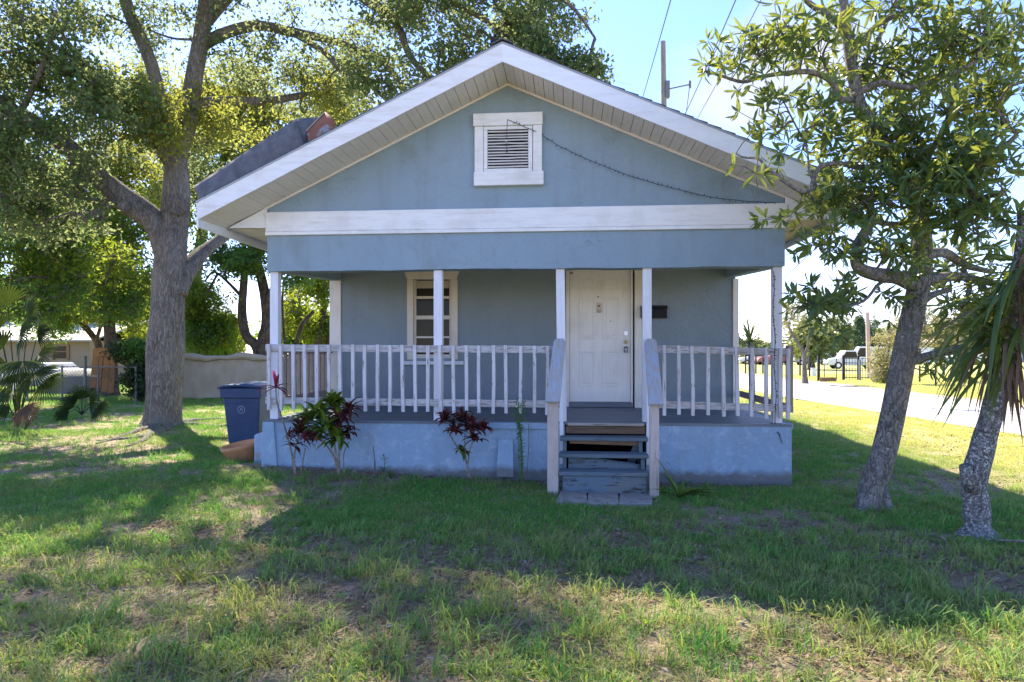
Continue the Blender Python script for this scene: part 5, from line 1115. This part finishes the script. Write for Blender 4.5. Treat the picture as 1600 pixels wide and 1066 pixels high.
# ------------------------------------------------------------------ right tree
dR = 6.55
def r(px, py, d=dR): return D(px, py, d)
tr_b = G(1357, 792); tr_b.z = -.05
LR = [('trunk', [tr_b, r(1362, 765, 6.68), r(1376, 725, 6.66), r(1388, 680, 6.64), r(1401, 620, 6.6), r(1412, 560, 6.6), r(1424, 500, 6.6), r(1436, 440), r(1441, 395), r(1438, 350, 6.6)], .120, .090),
 ('limb', [r(1440, 390), r(1434, 335), r(1418, 295), r(1392, 255), r(1366, 205), r(1342, 160), r(1332, 110), r(1324, 60), r(1318, 0), r(1312, -80)], .085, .035),
 ('branch', [r(1432, 448), r(1405, 434, 6.4), r(1378, 430, 6.3), r(1352, 424, 6.25), r(1338, 412, 6.2), r(1340, 385, 6.2), r(1352, 362, 6.2), r(1362, 340, 6.2), r(1356, 318, 6.2), r(1330, 300, 6.2)], .075, .03),
 ('branch', [r(1422, 565), r(1446, 558, 6.5), r(1475, 550, 6.4), r(1505, 543, 6.3)], .05, .028),
 ('branch', [r(1436, 475), r(1455, 462, 6.6), r(1485, 452, 6.7)], .045, .022),
 ('branch', [r(1444, 440), r(1490, 432, 6.8), r(1540, 440, 7), r(1590, 455, 7.1)], .055, .03),
 ('branch', [r(1444, 400), r(1475, 395, 6.7), r(1510, 415, 6.9), r(1550, 425, 7)], .06, .025),
 ('branch', [r(1504, 420, 6.9), r(1515, 450, 6.9), r(1505, 480, 6.9), r(1512, 500, 6.9)], .03, .015),
 ('branch', [r(1530, 435, 7), r(1545, 465, 7), r(1555, 500, 7)], .03, .015),
 ('branch', [r(1332, 155), r(1312, 155, 6.4), r(1300, 128, 6.3), r(1268, 113, 6.2), r(1230, 114, 6.2), r(1190, 120, 6.2), r(1160, 128, 6.2), r(1125, 118, 6.2), r(1090, 108, 6.2)], .035, .01),
 ('branch', [r(1330, 152), r(1375, 130, 6.4), r(1420, 137, 6.3), r(1470, 122, 6.2), r(1530, 95, 6.1)], .035, .015),
 ('branch', [r(1328, 60), r(1300, 28, 6.4), r(1268, 8, 6.3), r(1245, -15, 6.2)], .04, .02),
 ('branch', [r(1334, 80), r(1370, 40, 6.5), r(1420, 15, 6.5), r(1470, -10, 6.4)], .035, .015),
 ('branch', [r(1338, 140), r(1352, 95, 6.7), r(1378, 50, 6.9), r(1400, 0, 7)], .035, .015),
 ('branch', [r(1400, 268), r(1450, 240, 6.4), r(1480, 190, 6.2), r(1495, 130, 6.1)], .04, .02),
 ('branch', [r(1425, 305), r(1480, 285, 6.2), r(1540, 255, 5.9), r(1590, 210, 5.7)], .045, .02),
 ('branch', [r(1436, 350), r(1480, 340, 6.3), r(1520, 315, 6.0), r(1570, 300, 5.7)], .04, .02),
 ('branch', [r(1390, 255), r(1350, 262, 6.4), r(1312, 256, 6.3), r(1280, 262, 6.2), r(1262, 300, 6.2), r(1232, 288, 6.2), r(1198, 262, 6.2), r(1185, 248, 6.2), r(1162, 246, 6.2), r(1150, 240, 6.2)], .03, .007),
 ('branch', [r(1262, 300, 6.2), r(1275, 290, 6.2), r(1265, 270, 6.2), r(1260, 230, 6.2), r(1240, 190, 6.2), r(1215, 140, 6.2)], .014, .006),
 ('branch', [r(1436, 345), r(1400, 350, 6.3), r(1360, 345, 6.2), r(1330, 330, 6.2), r(1312, 330, 6.2)], .03, .012),
 ('branch', [r(1395, 432, 6.4), r(1372, 445, 6.3), r(1350, 470, 6.2), r(1310, 482, 6.1), r(1275, 480, 6.1)], .018, .008),
 ('branch', [r(1345, 385, 6.2), r(1320, 372, 6.1), r(1300, 380, 6.1), r(1285, 395, 6.1)], .014, .006)]
BR = [(1105, 115, 36, 22, 6.2, .2, 6, 0), (1165, 100, 40, 40, 6.2, .3, 12, 0), (1200, 165, 45, 32, 6.2, .3, 10, 0), (1240, 75, 45, 55, 6.2, .35, 17, 0), (1190, 215, 24, 16, 6.1, .2, 3, 0), (1180, 275, 18, 22, 6.0, .15, 2, 0),
 (1290, 70, 50, 60, 6.4, .4, 22, 0), (1360, 80, 60, 80, 6.7, .5, 40, 0), (1440, 80, 70, 90, 6.6, .6, 55, 0), (1530, 70, 80, 90, 6.2, .6, 60, 0), (1590, 150, 60, 90, 5.7, .5, 40, 0),
 (1260, 200, 45, 50, 6.2, .3, 18, 0), (1310, 240, 50, 50, 6.3, .35, 28, 0), (1380, 220, 55, 60, 6.5, .4, 36, 0), (1460, 230, 70, 70, 6.2, .5, 52, 0), (1545, 240, 60, 70, 5.7, .5, 44, 0),
 (1310, 300, 55, 28, 6.2, .25, 20, 0), (1370, 310, 60, 40, 6.2, .35, 34, 0), (1450, 320, 60, 40, 6.1, .4, 34, 0), (1530, 340, 60, 45, 5.8, .4, 28, 0), (1240, 330, 16, 12, 6.1, .12, 3, 0), (1270, 310, 20, 16, 6.1, .12, 4, 0),
 (1300, 385, 30, 24, 6.1, .22, 12, 0), (1345, 395, 36, 26, 6.2, .3, 14, 0), (1400, 385, 36, 26, 6.3, .3, 14, 0), (1260, 475, 26, 14, 6.1, .15, 7, 0), (1310, 470, 32, 18, 6.1, .2, 10, 0), (1285, 500, 26, 12, 6.1, .15, 5, 0), (1345, 465, 26, 14, 6.3, .2, 6, 0), (1390, 465, 20, 14, 6.4, .2, 4, 0),
 (1490, 410, 50, 40, 6.9, .5, 26, 0), (1500, 480, 55, 34, 7.0, .5, 26, 0), (1560, 470, 40, 40, 7, .4, 18, 0), (1480, 545, 50, 20, 6.8, .4, 14, 0), (1520, 520, 30, 20, 6.4, .3, 8, 0),
 (1440, -70, 200, 60, 6.3, 1.0, 60, 0)]
keep = []
BR = [(a, b, c, d, e, f, max(2, int(g*.60)), h) for a, b, c, d, e, f, g, h in BR]
rt = make_tree('right_tree', 'dark leaning trunk with whorls of long glossy leaves, right of the porch', 'tree', (tr_b.x, tr_b.y, 0), LR, BR, [M['leaf_right']], M['bark_right'], lpc=8, ll=.160, lw=.034, thr=-.22, twr=.005, whorl=True, keep=keep)
rt.name = 'leaning_tree'
C_ = np.concatenate([k[0] for k in keep]); A_ = np.concatenate([k[1] for k in keep]); L_ = np.concatenate([k[2] for k in keep]); W_ = np.concatenate([k[3] for k in keep]); Rr = np.concatenate([k[4] for k in keep])
dist = np.linalg.norm(C_-np.array([0, 0, CH]), axis=1)
pxs = np.array([0]); 
c_dx = ((C_[:, 0]*CS+C_[:, 1]*SN)/(-C_[:, 0]*SN+C_[:, 1]*CS)); inview = (np.abs(c_dx) < .74)
order = np.argsort(np.where(inview, dist/L_, 1e9)); big = order[:290]; rest = np.setdiff1d(np.arange(len(C_)), big)
mb = MB(); leaves(mb, C_[rest], A_[rest], L_[rest], W_[rest], Rr[rest], .18, True); part('foliage', mb, M['leaf_right'], rt, kind='stuff')
one = MB(); leaves(one, np.zeros((1, 3)), np.array([[0, 0, 1.]]), np.array([1.]), np.array([.27]), np.array([.3]), .18, True); one_me = one.mesh('leaf', (0,0,0), M['leaf_right_one'])
for i in big:
    o = bpy.data.objects.new('leaf', one_me); COL.objects.link(o); o.parent = rt
    d_ = Vector(A_[i]).normalized(); qq = d_.to_track_quat('Z', 'Y') @ Euler((0, 0, random.uniform(0, 6.28))).to_quaternion()
    o.rotation_mode = 'QUATERNION'; o.rotation_quaternion = qq; o.scale = (L_[i],)*3; o.location = Vector(C_[i])-WL[rt]
part('root', MB().tube([tr_b+Vector((.10,-.02,.3)), tr_b+Vector((.17,-.04,.0)), tr_b+Vector((.24,-.05,-.1))], [.05, .06, .07], 10, .3, 9), M['bark_right'], rt, smooth=True)
part('root', MB().tube([tr_b+Vector((-.02,-.0,.25)), tr_b+Vector((-.08,-.05,.0)), tr_b+Vector((-.16,-.05,-.1))], [.07, .07, .08], 10, .3, 9), M['bark_right'], rt, smooth=True)
kk = r(1404, 648, 6.45); part('knot', MB().sphere(kk, .035, 1, .6, 1, 12, 8), M['bark_right'], rt, smooth=True)

# ------------------------------------------------------------------ lichen trunk with strap leaves, far right
pb = G(1528, 832); pb.z = -.05
pt = thing('yucca_tree', 'pale lichen-speckled leaning trunk with long drooping strap leaves at the right edge', 'tree', (pb.x, pb.y, 0))
tp_, trr = limb([pb, D(1526, 800, 5.74), D(1523, 760, 5.72), D(1530, 715, 5.7), D(1547, 660, 5.7), D(1562, 600, 5.7), D(1578, 540, 5.7), D(1594, 470, 5.7), D(1602, 400, 5.7), D(1606, 330, 5.7)], .098, .075, 6)
trr[0] = .21; trr[1] = .17; trr[2] = .14
part('trunk', MB().tube(tp_, trr, 20, .22, 9), M['bark_palm'], pt, smooth=True)
s0 = D(1508, 752, 5.62); part('stub', MB().tube([D(1520, 765, 5.68), D(1511, 745, 5.66), D(1508, 728, 5.64)], [.05, .055, .05], 10, .3, 12), M['bark_palm'], pt, smooth=True)
hub0, hub1 = D(1585, 520, 5.7), D(1604, 400, 5.7)
for i in range(110):
    f_ = random.random(); o_ = hub0.lerp(hub1, f_)+Vector((random.uniform(-.05, .05), random.uniform(-.1, .05), 0)); a = random.uniform(0, 2*math.pi)
    if f_ < .35: e = random.uniform(-.9, -.1); dead = random.random() < .22
    else: e = random.uniform(-.5, .7); dead = random.random() < .06
    d_ = (math.cos(a)*math.cos(e), math.sin(a)*math.cos(e), math.sin(e))
    strap(o_, d_, random.uniform(.55, .95), random.uniform(.03, .045), random.uniform(.9, 2.0), M['strap_dead'] if dead else M['strap'], pt, lab=None)
for i in range(62):
    o_ = D(1578+random.uniform(-8, 14), random.uniform(425, 560), 5.6); e_ = D(random.uniform(1440, 1570), random.uniform(455, 670), random.uniform(5.2, 5.8)); d_ = (e_-o_); L_ = d_.length*1.1; d_.z += .35*L_
    strap(o_, d_, min(1.05, L_*1.05), random.uniform(.035, .05), random.uniform(.9, 1.4), M['strap_dead'] if random.random() < .12 else M['strap'], pt)
for i in range(26):
    o_ = D(random.uniform(1570, 1600), random.uniform(500, 600), 5.62); strap(o_, (random.uniform(-.35, .5), random.uniform(-.4, .2), -1), random.uniform(.35, .6), .03, .3, M['strap_dead'], pt)
mb = MB()
for i in range(60):
    o_ = hub1+Vector((random.uniform(-.12, .12), -.1, random.uniform(-.35, .1))); mb.tube([o_, o_+Vector((random.uniform(-.03,.03), -.01, -random.uniform(.15, .4)))], [.008, .003], 4)
part('fibres', mb, M['strap_dead'], pt, kind='stuff')

# ------------------------------------------------------------------ garden plants along the porch base
def shrub_plant(root, tips, stems, mt, stem_m, n, L0, w0, mats2=None, ids=None):
    for s_ in stems: part('stem', MB().tube(*limb(s_[0], s_[1], s_[2], 3), 7), stem_m, root, smooth=True)
    for (px, py, d, sp, k, mi) in tips:
        hub = D(px, py, d)
        for i in range(int(k*1.7)):
            a = random.uniform(0, 6.28); e = random.uniform(-.35, 1.2); o_ = hub+Vector((random.uniform(-1,1)*sp, random.uniform(-1,1)*sp, random.uniform(-1,1)*sp))
            strap(o_, (math.cos(a)*math.cos(e), math.sin(a)*math.cos(e), math.sin(e)), random.uniform(.7, 1.15)*L0, w0*random.uniform(.8, 1.2), random.uniform(.6, 1.6), mt[mi], root, seg=4)
dC = 7.75
c1 = G(532, 742); c1.z = 0; cr1 = thing('croton_shrub', 'large croton with yellow-green and purple leaves on bare stems near the porch corner', 'shrub', c1)
b0 = D(530, 742, dC)
shrub_plant(cr1, [(520, 632, dC, .06, 24, 0), (500, 645, dC, .07, 22, 0), (535, 650, dC, .06, 20, 1), (480, 655, dC, .05, 16, 0), (510, 668, dC-.1, .08, 26, 0), (545, 640, dC, .05, 12, 1), (490, 680, dC, .06, 16, 1), (525, 685, dC-.1, .06, 20, 0), (470, 672, dC, .05, 12, 1), (540, 672, dC, .05, 12, 1)],
 [([b0, D(520, 710, dC), D(500, 685, dC), D(490, 672, dC)], .014, .009), ([b0, D(524, 705, dC), D(518, 670, dC)], .015, .01), ([b0, D(530, 700, dC), D(532, 660, dC)], .013, .009), ([D(538, 745, dC), D(537, 710, dC), D(546, 690, dC)], .008, .005)], [M['croton_green'], M['croton_red']], M['stem_pale'], 0, .19, .062)
c2 = G(733, 745); c2.z = 0; cr2 = thing('croton_shrub', 'dark maroon croton with a single green sprout, in front of the second porch post', 'shrub', c2)
dD = 7.8
shrub_plant(cr2, [(695, 655, dD, .04, 16, 0), (722, 655, dD, .05, 20, 0), (735, 668, dD, .05, 18, 0), (752, 668, dD, .04, 16, 0), (712, 672, dD, .04, 14, 0), (742, 685, dD, .04, 10, 0), (722, 705, dD, .02, 9, 1)],
 [([D(734, 748, dD), D(728, 720, dD), D(712, 695, dD), D(698, 670, dD)], .013, .006), ([D(732, 745, dD), D(727, 710, dD), D(726, 680, dD)], .011, .006), ([D(730, 730, dD), D(735, 700, dD), D(743, 680, dD)], .009, .006)], [M['croton_red'], M['croton_green']], M['stem_pale'], 0, .15, .05)
cy_ = G(460, 742); cy_.z = 0; cr3 = thing('cordyline_plant', 'leggy maroon cordyline with one bright pink top leaf at the porch corner', 'plant', cy_)
dE = 7.9
shrub_plant(cr3, [(470, 668, dE, .03, 12, 0), (455, 680, dE, .03, 10, 0), (462, 695, dE, .03, 8, 0), (476, 690, dE, .03, 6, 0)],
 [([D(462, 744, dE), D(455, 705, dE), D(444, 665, dE), D(433, 630, dE), D(431, 606, dE)], .014, .007), ([D(462, 744, dE), D(460, 710, dE), D(470, 670, dE)], .013, .008), ([D(470, 740, dE), D(477, 700, dE)], .009, .006)], [M['croton_red']], M['stem_pale'], 0, .17, .028)
for (dx_, dz_, mt_, rn) in ((-.02, 1, 'cordyline_pink', .9), (.03, 1.1, 'cordyline_pink', .5), (-.9, .35, 'cordyline', .3), (.9, .5, 'cordyline', .3), (-.6, .05, 'cordyline', .8), (.5, .05, 'cordyline', .6), (-.8, -.3, 'cordyline', .2), (.2, .6, 'cordyline', .9), (.75, -.2, 'cordyline', .3)):
    strap(D(431, 606, dE), (dx_, -.25, dz_), .22, .045, .8, M[mt_], cr3)
wd_ = G(815, 752); wd_.z = 0; wdp = thing('tall_weed', 'tall feathery green weed stalk growing just left of the steps', 'weed', wd_)
dW = 7.7; part('stem', MB().tube(*limb([D(815, 750, dW), D(815, 700, dW), D(811, 660, dW), D(810, 628, dW)], .012, .005, 4), 6), M['stem_green'], wdp)
part('stem', MB().tube(*limb([D(822, 748, dW), D(826, 700, dW), D(826, 662, dW)], .005, .003, 4), 5), M['twig'], wdp)
mb = MB(); 
C = []; A = []
for i in range(520):
    f_ = random.random()**.6; p = D(815-5*f_, 750-f_*124, dW); sp = .02 if f_ < .75 else .07
    C.append(tuple(p+Vector((random.gauss(0, sp*.6), random.gauss(0, sp*.5), random.gauss(0, sp*.5))))); A.append((random.gauss(0, 1), random.gauss(0, 1), random.gauss(-.3, .6)))
leaves(mb, np.array(C), np.array(A), .05, .009); part('leaflets', mb, M['leaf_green'], wdp, kind='stuff')
for px, py, h_, lab in ((600, 748, .26, 'small green sprout against the base between the two crotons'), (612, 752, .12, 'tiny low green sprout right of the grey stick')):
    b = G(px, py); b.z = 0; s_ = thing('sprout', lab, 'weed', b); dq = CH*F/(py-HY)
    for i in range(16): strap(b+Vector((random.uniform(-.02,.02), 0, h_*random.random())), (random.gauss(0, 1), random.gauss(0, .6), .6), .09, .014, .8, M['leaf_green'], s_, seg=3)
    part('stem', MB().tube([b, b+Vector((.01, 0, h_))], .004, 5), M['stem_green'], s_)
b = G(586, 752); solo('stick', MB().tube([b, D(585.5, 720, 7.8), D(583, 697, 7.85)], .009, 6), M['galvpost'], 'thin grey stick standing in the ground before the porch base', 'stick', b)
# strap plant right of the stairs
sb = G(1060, 782); sb.z = .0; sp2 = thing('strap_leaf_plant', 'flattened green and yellow strap-leaved plant right of the steps', 'plant', sb)
for (tx, ty, L_, w_, dr_) in ((1034, 730, .48, .07, .6), (1040, 745, .3, .06, .9), (1100, 778, .45, .06, .5), (1112, 785, .5, .05, .6), (1085, 770, .34, .07, 1.2), (1050, 750, .26, .06, 1.2), (1030, 785, .3, .045, .6), (1070, 755, .22, .05, 1.3), (1120, 775, .4, .04, .7), (1045, 788, .22, .04, .4)):
    e_ = D(tx, ty, 7.0); d_ = (e_-sb-Vector((0,0,.03))); d_.z = max(d_.z, .02)+.08
    strap(sb+Vector((0,0,.03)), d_, L_, w_, dr_, M['croton_green'] if tx != 1034 else M['strap'], sp2, rnd=random.uniform(.3, .85))
for i, (px, py) in enumerate(((1560, 850), )):
    b = G(px, py); b.z = .03; solo('fallen_stick', MB().tube([b, b+Vector((.2, -.12, .02)), b+Vector((.38, -.2, .03))], .01, 6), M['stem_pale'], 'pale fallen stick lying in the grass by the lichen trunk', 'stick', b)

# ------------------------------------------------------------------ grass (instanced tufts) and fallen leaves
hid = bpy.data.collections.new('grass_sources')
def blade_mesh(name, n, rad, h0, h1, wd, lean, flat=0, mt=None):
    mb = MB()
    for i in range(n):
        a = random.uniform(0, 6.28); rr = rad*random.random()**.6; p = np.array([math.cos(a)*rr, math.sin(a)*rr, -.01]); h = random.uniform(h0, h1)
        b = random.uniform(0, 6.28); ln = random.uniform(.2, 1)*lean; dr_ = np.array([math.cos(b), math.sin(b), 0]); s_ = np.array([-math.sin(b+.6), math.cos(b+.6), 0]); w_ = wd*random.uniform(.6, 1.2)
        if flat: up = np.array([0, 0, .25])
        else: up = np.array([0, 0, 1.])
        q1 = p+up*h*.55+dr_*h*ln*.22; q2 = p+up*h*.85+dr_*h*ln*.6; q3 = p+up*h*(1-.25*ln)+dr_*h*ln
        V = [p-s_*w_, p+s_*w_, q1-s_*w_*.9, q1+s_*w_*.9, q2-s_*w_*.6, q2+s_*w_*.6, q3]
        mb.add(V, [(0, 1, 3, 2), (2, 3, 5, 4), (4, 5, 6)], np.full(7, random.random()))
    o = bpy.data.objects.new(name, mb.mesh(name, (0,0,0), mt)); hid.objects.link(o); return o
def grassmat(name, ca, cb, cc, dry):
    m = bpy.data.materials.new(name); m.use_nodes = True; t = NT(m); b = t.b; b.inputs['Roughness'].default_value = .55; b.inputs['Specular IOR Level'].default_value = .2
    a = t.n('ShaderNodeAttribute', attribute_name='rnd').outputs['Fac']; col = t.ramp(a, [(0, ca), (.6, cb), (1, cc)])
    v = t.coord((1,1,1), 'World'); n = t.noise(v, .9, 4); col = t.mix(t.ramp(n, [(.48, 0), (.70, .55)]), col, dry)
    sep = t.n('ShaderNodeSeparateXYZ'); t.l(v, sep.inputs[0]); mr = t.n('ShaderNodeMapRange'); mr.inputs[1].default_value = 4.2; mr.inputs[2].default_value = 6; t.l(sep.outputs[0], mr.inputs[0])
    col = t.mix(t.mix(1, mr.outputs[0], (.85,.85,.85), 'MULTIPLY'), col, (.55,.52,.22))  # sunlit lightness of the right lawn, put into the blade colour
    mf = t.n('ShaderNodeMapRange'); mf.inputs[1].default_value = 6.3; mf.inputs[2].default_value = 4.6; t.l(sep.outputs[1], mf.inputs[0])
    mfn = t.mix(1, mf.outputs[0], t.ramp(t.noise(v, 2.3, 4), [(.35, .05), (.68, .6)]), 'MULTIPLY'); col = t.mix(mfn, col, (.32,.30,.13))
    t.color(col); tl = t.n('ShaderNodeBsdfTranslucent'); t.l(t.mix(1, col, (1.35,1.3,.75), 'MULTIPLY'), tl.inputs[0]); mx = t.n('ShaderNodeMixShader'); mx.inputs[0].default_value = .4
    t.l(b.outputs[0], mx.inputs[1]); t.l(tl.outputs[0], mx.inputs[2]); t.l(mx.outputs[0], t.t.nodes['Material Output'].inputs[0]); return m
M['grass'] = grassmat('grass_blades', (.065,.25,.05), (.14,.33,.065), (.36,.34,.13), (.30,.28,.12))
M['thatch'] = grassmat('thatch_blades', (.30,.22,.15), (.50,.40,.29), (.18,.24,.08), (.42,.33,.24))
specs = []
for i in range(5): specs.append(blade_mesh('aa_turf_%d' % i, 50, .11, .025, .065, .0030, .9, 0, M['grass']))
for i in range(3): specs.append(blade_mesh('bb_tuft_%d' % i, 22, .06, .04, .12, .0026, 1.1, 0, M['grass']))
for i in range(3): specs.append(blade_mesh('cc_thatch_%d' % i, 34, .12, .05, .13, .0024, 1.6, 1, M['thatch']))
for i in range(2): specs.append(blade_mesh('dd_wide_%d' % i, 12, .06, .04, .10, .0045, 1.3, 0, M['grass']))
def weed_mesh(name):
    mb = MB()
    for k in range(4):
        c = np.array([random.uniform(-.07,.07), random.uniform(-.07,.07), 0]); n = random.randint(4, 8); a = np.linspace(0, 6.28, n, endpoint=False)+random.random()
        leaves(mb, np.array([c]*n)+np.array([0,0,.01]), np.stack([np.cos(a), np.sin(a), np.full(n, random.uniform(.3,.9))], 1), RS.uniform(.02, .045, n), RS.uniform(.010, .018, n), RS.rand(n))
    o = bpy.data.objects.new(name, mb.mesh(name, (0,0,0), M['grass'])); hid.objects.link(o)
for i in range(3): weed_mesh('ee_weed_%d' % i)
# positions
def blocked(x, y):
    if XL-.05 < x < XR+.08 and HF-.03 < y < BK+.2: return True
    if y > 6.75 and y < 8.1 and X(870, y) < x < X(1022, y): return True
    if y < 18 and x > 8.3+(12-y)*.025: return True
    if y >= 12 and x > 8.25-(y-12)*.083-.0 and x < 13.1: return True
    if y < 12 and x > 8.2 and x < 13.3: return True
    return False
pos = []; idx = []; scl = []
rings = [(1.9, 3.6, 330), (3.6, 5.5, 260), (5.5, 8, 190), (8, 12, 120), (12, 18, 60), (18, 30, 26), (30, 48, 9)]
for d0, d1, dens in rings:
    tl_, tr_ = -.90, .86
    area = .5*(d1*d1-d0*d0)*(tr_-tl_); n = int(area*dens)
    dd = np.sqrt(RS.uniform(d0*d0, d1*d1, n)); tt = RS.uniform(tl_, tr_, n)
    for d, t_ in zip(dd, tt):
        x = (t_*CS-SN)*d; y = (t_*SN+CS)*d
        if blocked(x, y): continue
        lush = noise.noise(Vector((x*.55, y*.55, 2)))+.5*noise.noise(Vector((x*1.7, y*1.7, 5)))
        fore = max(0, min(1, (6.0-y)/2.0)); turf = math.exp(-((y-6.7)/1.5)**2) if x < 3 else .2
        bare = .06-.30*turf+.42*fore+(.08 if x < -2.3 and y < 9 else 0); edge = HF-.3 < y and XL-.6 < x < XR+.1
        if edge and RS.rand() < .8: continue
        rr = RS.rand()
        if lush < bare-.12: k_ = 8+RS.randint(3) if rr < .62 else (rr < .72 and RS.randint(5) or 5+RS.randint(3))
        elif lush < bare+.15: k_ = RS.randint(5) if rr < .45 else (8+RS.randint(3) if rr < .78 else 5+RS.randint(3))
        else: k_ = RS.randint(5) if rr < (.93 if y > 5.5 else .70) else (5+RS.randint(3) if rr < (.95 if y > 5.5 else .88) else (11+RS.randint(2) if rr < .97 else 8+RS.randint(3)))
        if d < 9 and RS.rand() < .07: k_ = 13+RS.randint(3)
        if d > 18: k_ = RS.randint(5)
        if lush < bare-.12 and RS.rand() < .35: continue
        far_s = 1 if d < 12 else (1.35 if d < 18 else (2.0 if d < 30 else 3.2))
        sc0 = RS.uniform(.55, 1.3)*(1.0+.25*fore)
        if x > 4.5 or x < -7: sc0 *= .85
        pos.append((x, y, gz(x, y))); idx.append(k_); scl.append((sc0*far_s, sc0*far_s, sc0*min(far_s, 1.25)))
print('grass instances', len(pos))
me = bpy.data.meshes.new('grass'); me.vertices.add(len(pos)); me.vertices.foreach_set('co', np.array(pos, dtype=np.float32).ravel())
at = me.attributes.new('idx', 'INT', 'POINT'); at.data.foreach_set('value', np.array(idx, dtype=np.int32))
at = me.attributes.new('scl', 'FLOAT_VECTOR', 'POINT'); at.data.foreach_set('vector', np.array(scl, dtype=np.float32).ravel())
at = me.attributes.new('rot', 'FLOAT_VECTOR', 'POINT'); at.data.foreach_set('vector', np.stack([RS.normal(0, .08, len(pos)), RS.normal(0, .08, len(pos)), RS.uniform(0, 6.28, len(pos))], 1).astype(np.float32).ravel())
go = bpy.data.objects.new('grass', me); COL.objects.link(go); tag(go, 'patchy green lawn grass with dry thatch around the house', 'grass', kind='stuff')
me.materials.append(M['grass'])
ng = bpy.data.node_groups.new('scatter_tufts', 'GeometryNodeTree'); ng.interface.new_socket('Geometry', in_out='INPUT', socket_type='NodeSocketGeometry'); ng.interface.new_socket('Geometry', in_out='OUTPUT', socket_type='NodeSocketGeometry')
gi = ng.nodes.new('NodeGroupInput'); gou = ng.nodes.new('NodeGroupOutput'); ci = ng.nodes.new('GeometryNodeCollectionInfo'); ci.inputs['Collection'].default_value = hid; ci.inputs['Separate Children'].default_value = True; ci.inputs['Reset Children'].default_value = True
ip = ng.nodes.new('GeometryNodeInstanceOnPoints'); ip.inputs['Pick Instance'].default_value = True
def na(nm, ty):
    a = ng.nodes.new('GeometryNodeInputNamedAttribute'); a.data_type = ty; a.inputs['Name'].default_value = nm; return [o for o in a.outputs if o.enabled][0]
m2p = ng.nodes.new('GeometryNodeMeshToPoints')
ng.links.new(gi.outputs[0], m2p.inputs[0]); ng.links.new(m2p.outputs[0], ip.inputs['Points']); ng.links.new(ci.outputs[0], ip.inputs['Instance'])
ng.links.new(na('idx', 'INT'), ip.inputs['Instance Index']); ng.links.new(na('scl', 'FLOAT_VECTOR'), ip.inputs['Scale'])
e2r = ng.nodes.new('FunctionNodeEulerToRotation'); ng.links.new(na('rot', 'FLOAT_VECTOR'), e2r.inputs[0]); ng.links.new(e2r.outputs[0], ip.inputs['Rotation'])
ng.links.new(ip.outputs[0], gou.inputs[0]); md = go.modifiers.new('scatter', 'NODES'); md.node_group = ng

# fallen leaves
mb = MB(); C = []; A = []
while len(C) < 16000:
    d = math.sqrt(RS.uniform(1.9**2, 13**2)) if RS.rand() < .4 else math.sqrt(RS.uniform(1.9**2, 6**2)); t_ = RS.uniform(-.9, .86); x = (t_*CS-SN)*d; y = (t_*SN+CS)*d
    if blocked(x, y): continue
    if noise.noise(Vector((x*.55, y*.55, 2))) > .05 and RS.rand() < .75: continue
    C.append((x, y, gz(x, y)+RS.uniform(.008, .03))); A.append((RS.normal(), RS.normal(), RS.normal()*.18))
for i in range(900):
    x = RS.uniform(XL-.6, XR); y = HF-.05-abs(RS.normal(0, .12))
    if blocked(x, y): continue
    C.append((x, y, gz(x, y)+.015)); A.append((RS.normal(), RS.normal(), RS.normal()*.25))
leaves(mb, np.array(C), np.array(A), RS.uniform(.02, .06, len(C)), RS.uniform(.008, .026, len(C)))
M['litter'] = leafmat('dry_leaf', (.16,.10,.06), (.34,.24,.17), (.42,.34,.28), .15, (.3,.2,.1), .8)
solo('fallen_leaves', mb, M['litter'], 'brown dry leaves scattered over the lawn', 'leaves', kind='stuff')
mb = MB()
for i in range(420):
    d = math.sqrt(RS.uniform(1.9**2, 8**2)); t_ = RS.uniform(-.9, .86); x = (t_*CS-SN)*d; y = (t_*SN+CS)*d
    if blocked(x, y): continue
    a = RS.uniform(0, 6.28); L_ = RS.uniform(.05, .22); z = gz(x, y)+.02; p0 = Vector((x, y, z)); p1 = p0+Vector((math.cos(a)*L_, math.sin(a)*L_, RS.uniform(0, .03))); mb.tube([p0, p0.lerp(p1, .5)+Vector((RS.normal()*.01, RS.normal()*.01, .005)), p1], [.003, .0035, .0015], 4)
solo('fallen_twigs', mb, M['stem_pale'], 'thin pale broken twigs scattered in the foreground grass', 'twigs', kind='stuff')
# bright broad tuft in the sunny patch at lower left
tfb = G(290, 915); tfb.z = 0; tu = thing('grass_clump', 'bright broad-bladed grass clump in the sunny patch at lower left', 'grass clump', tfb)
for i in range(16):
    a = random.uniform(0, 6.28); strap(tfb+Vector((random.uniform(-.13,.13), random.uniform(-.08,.08), .01)), (math.cos(a)*.7, math.sin(a)*.5, 1), random.uniform(.12, .24), .014, .8, M['leaf_lime'], tu, seg=4)
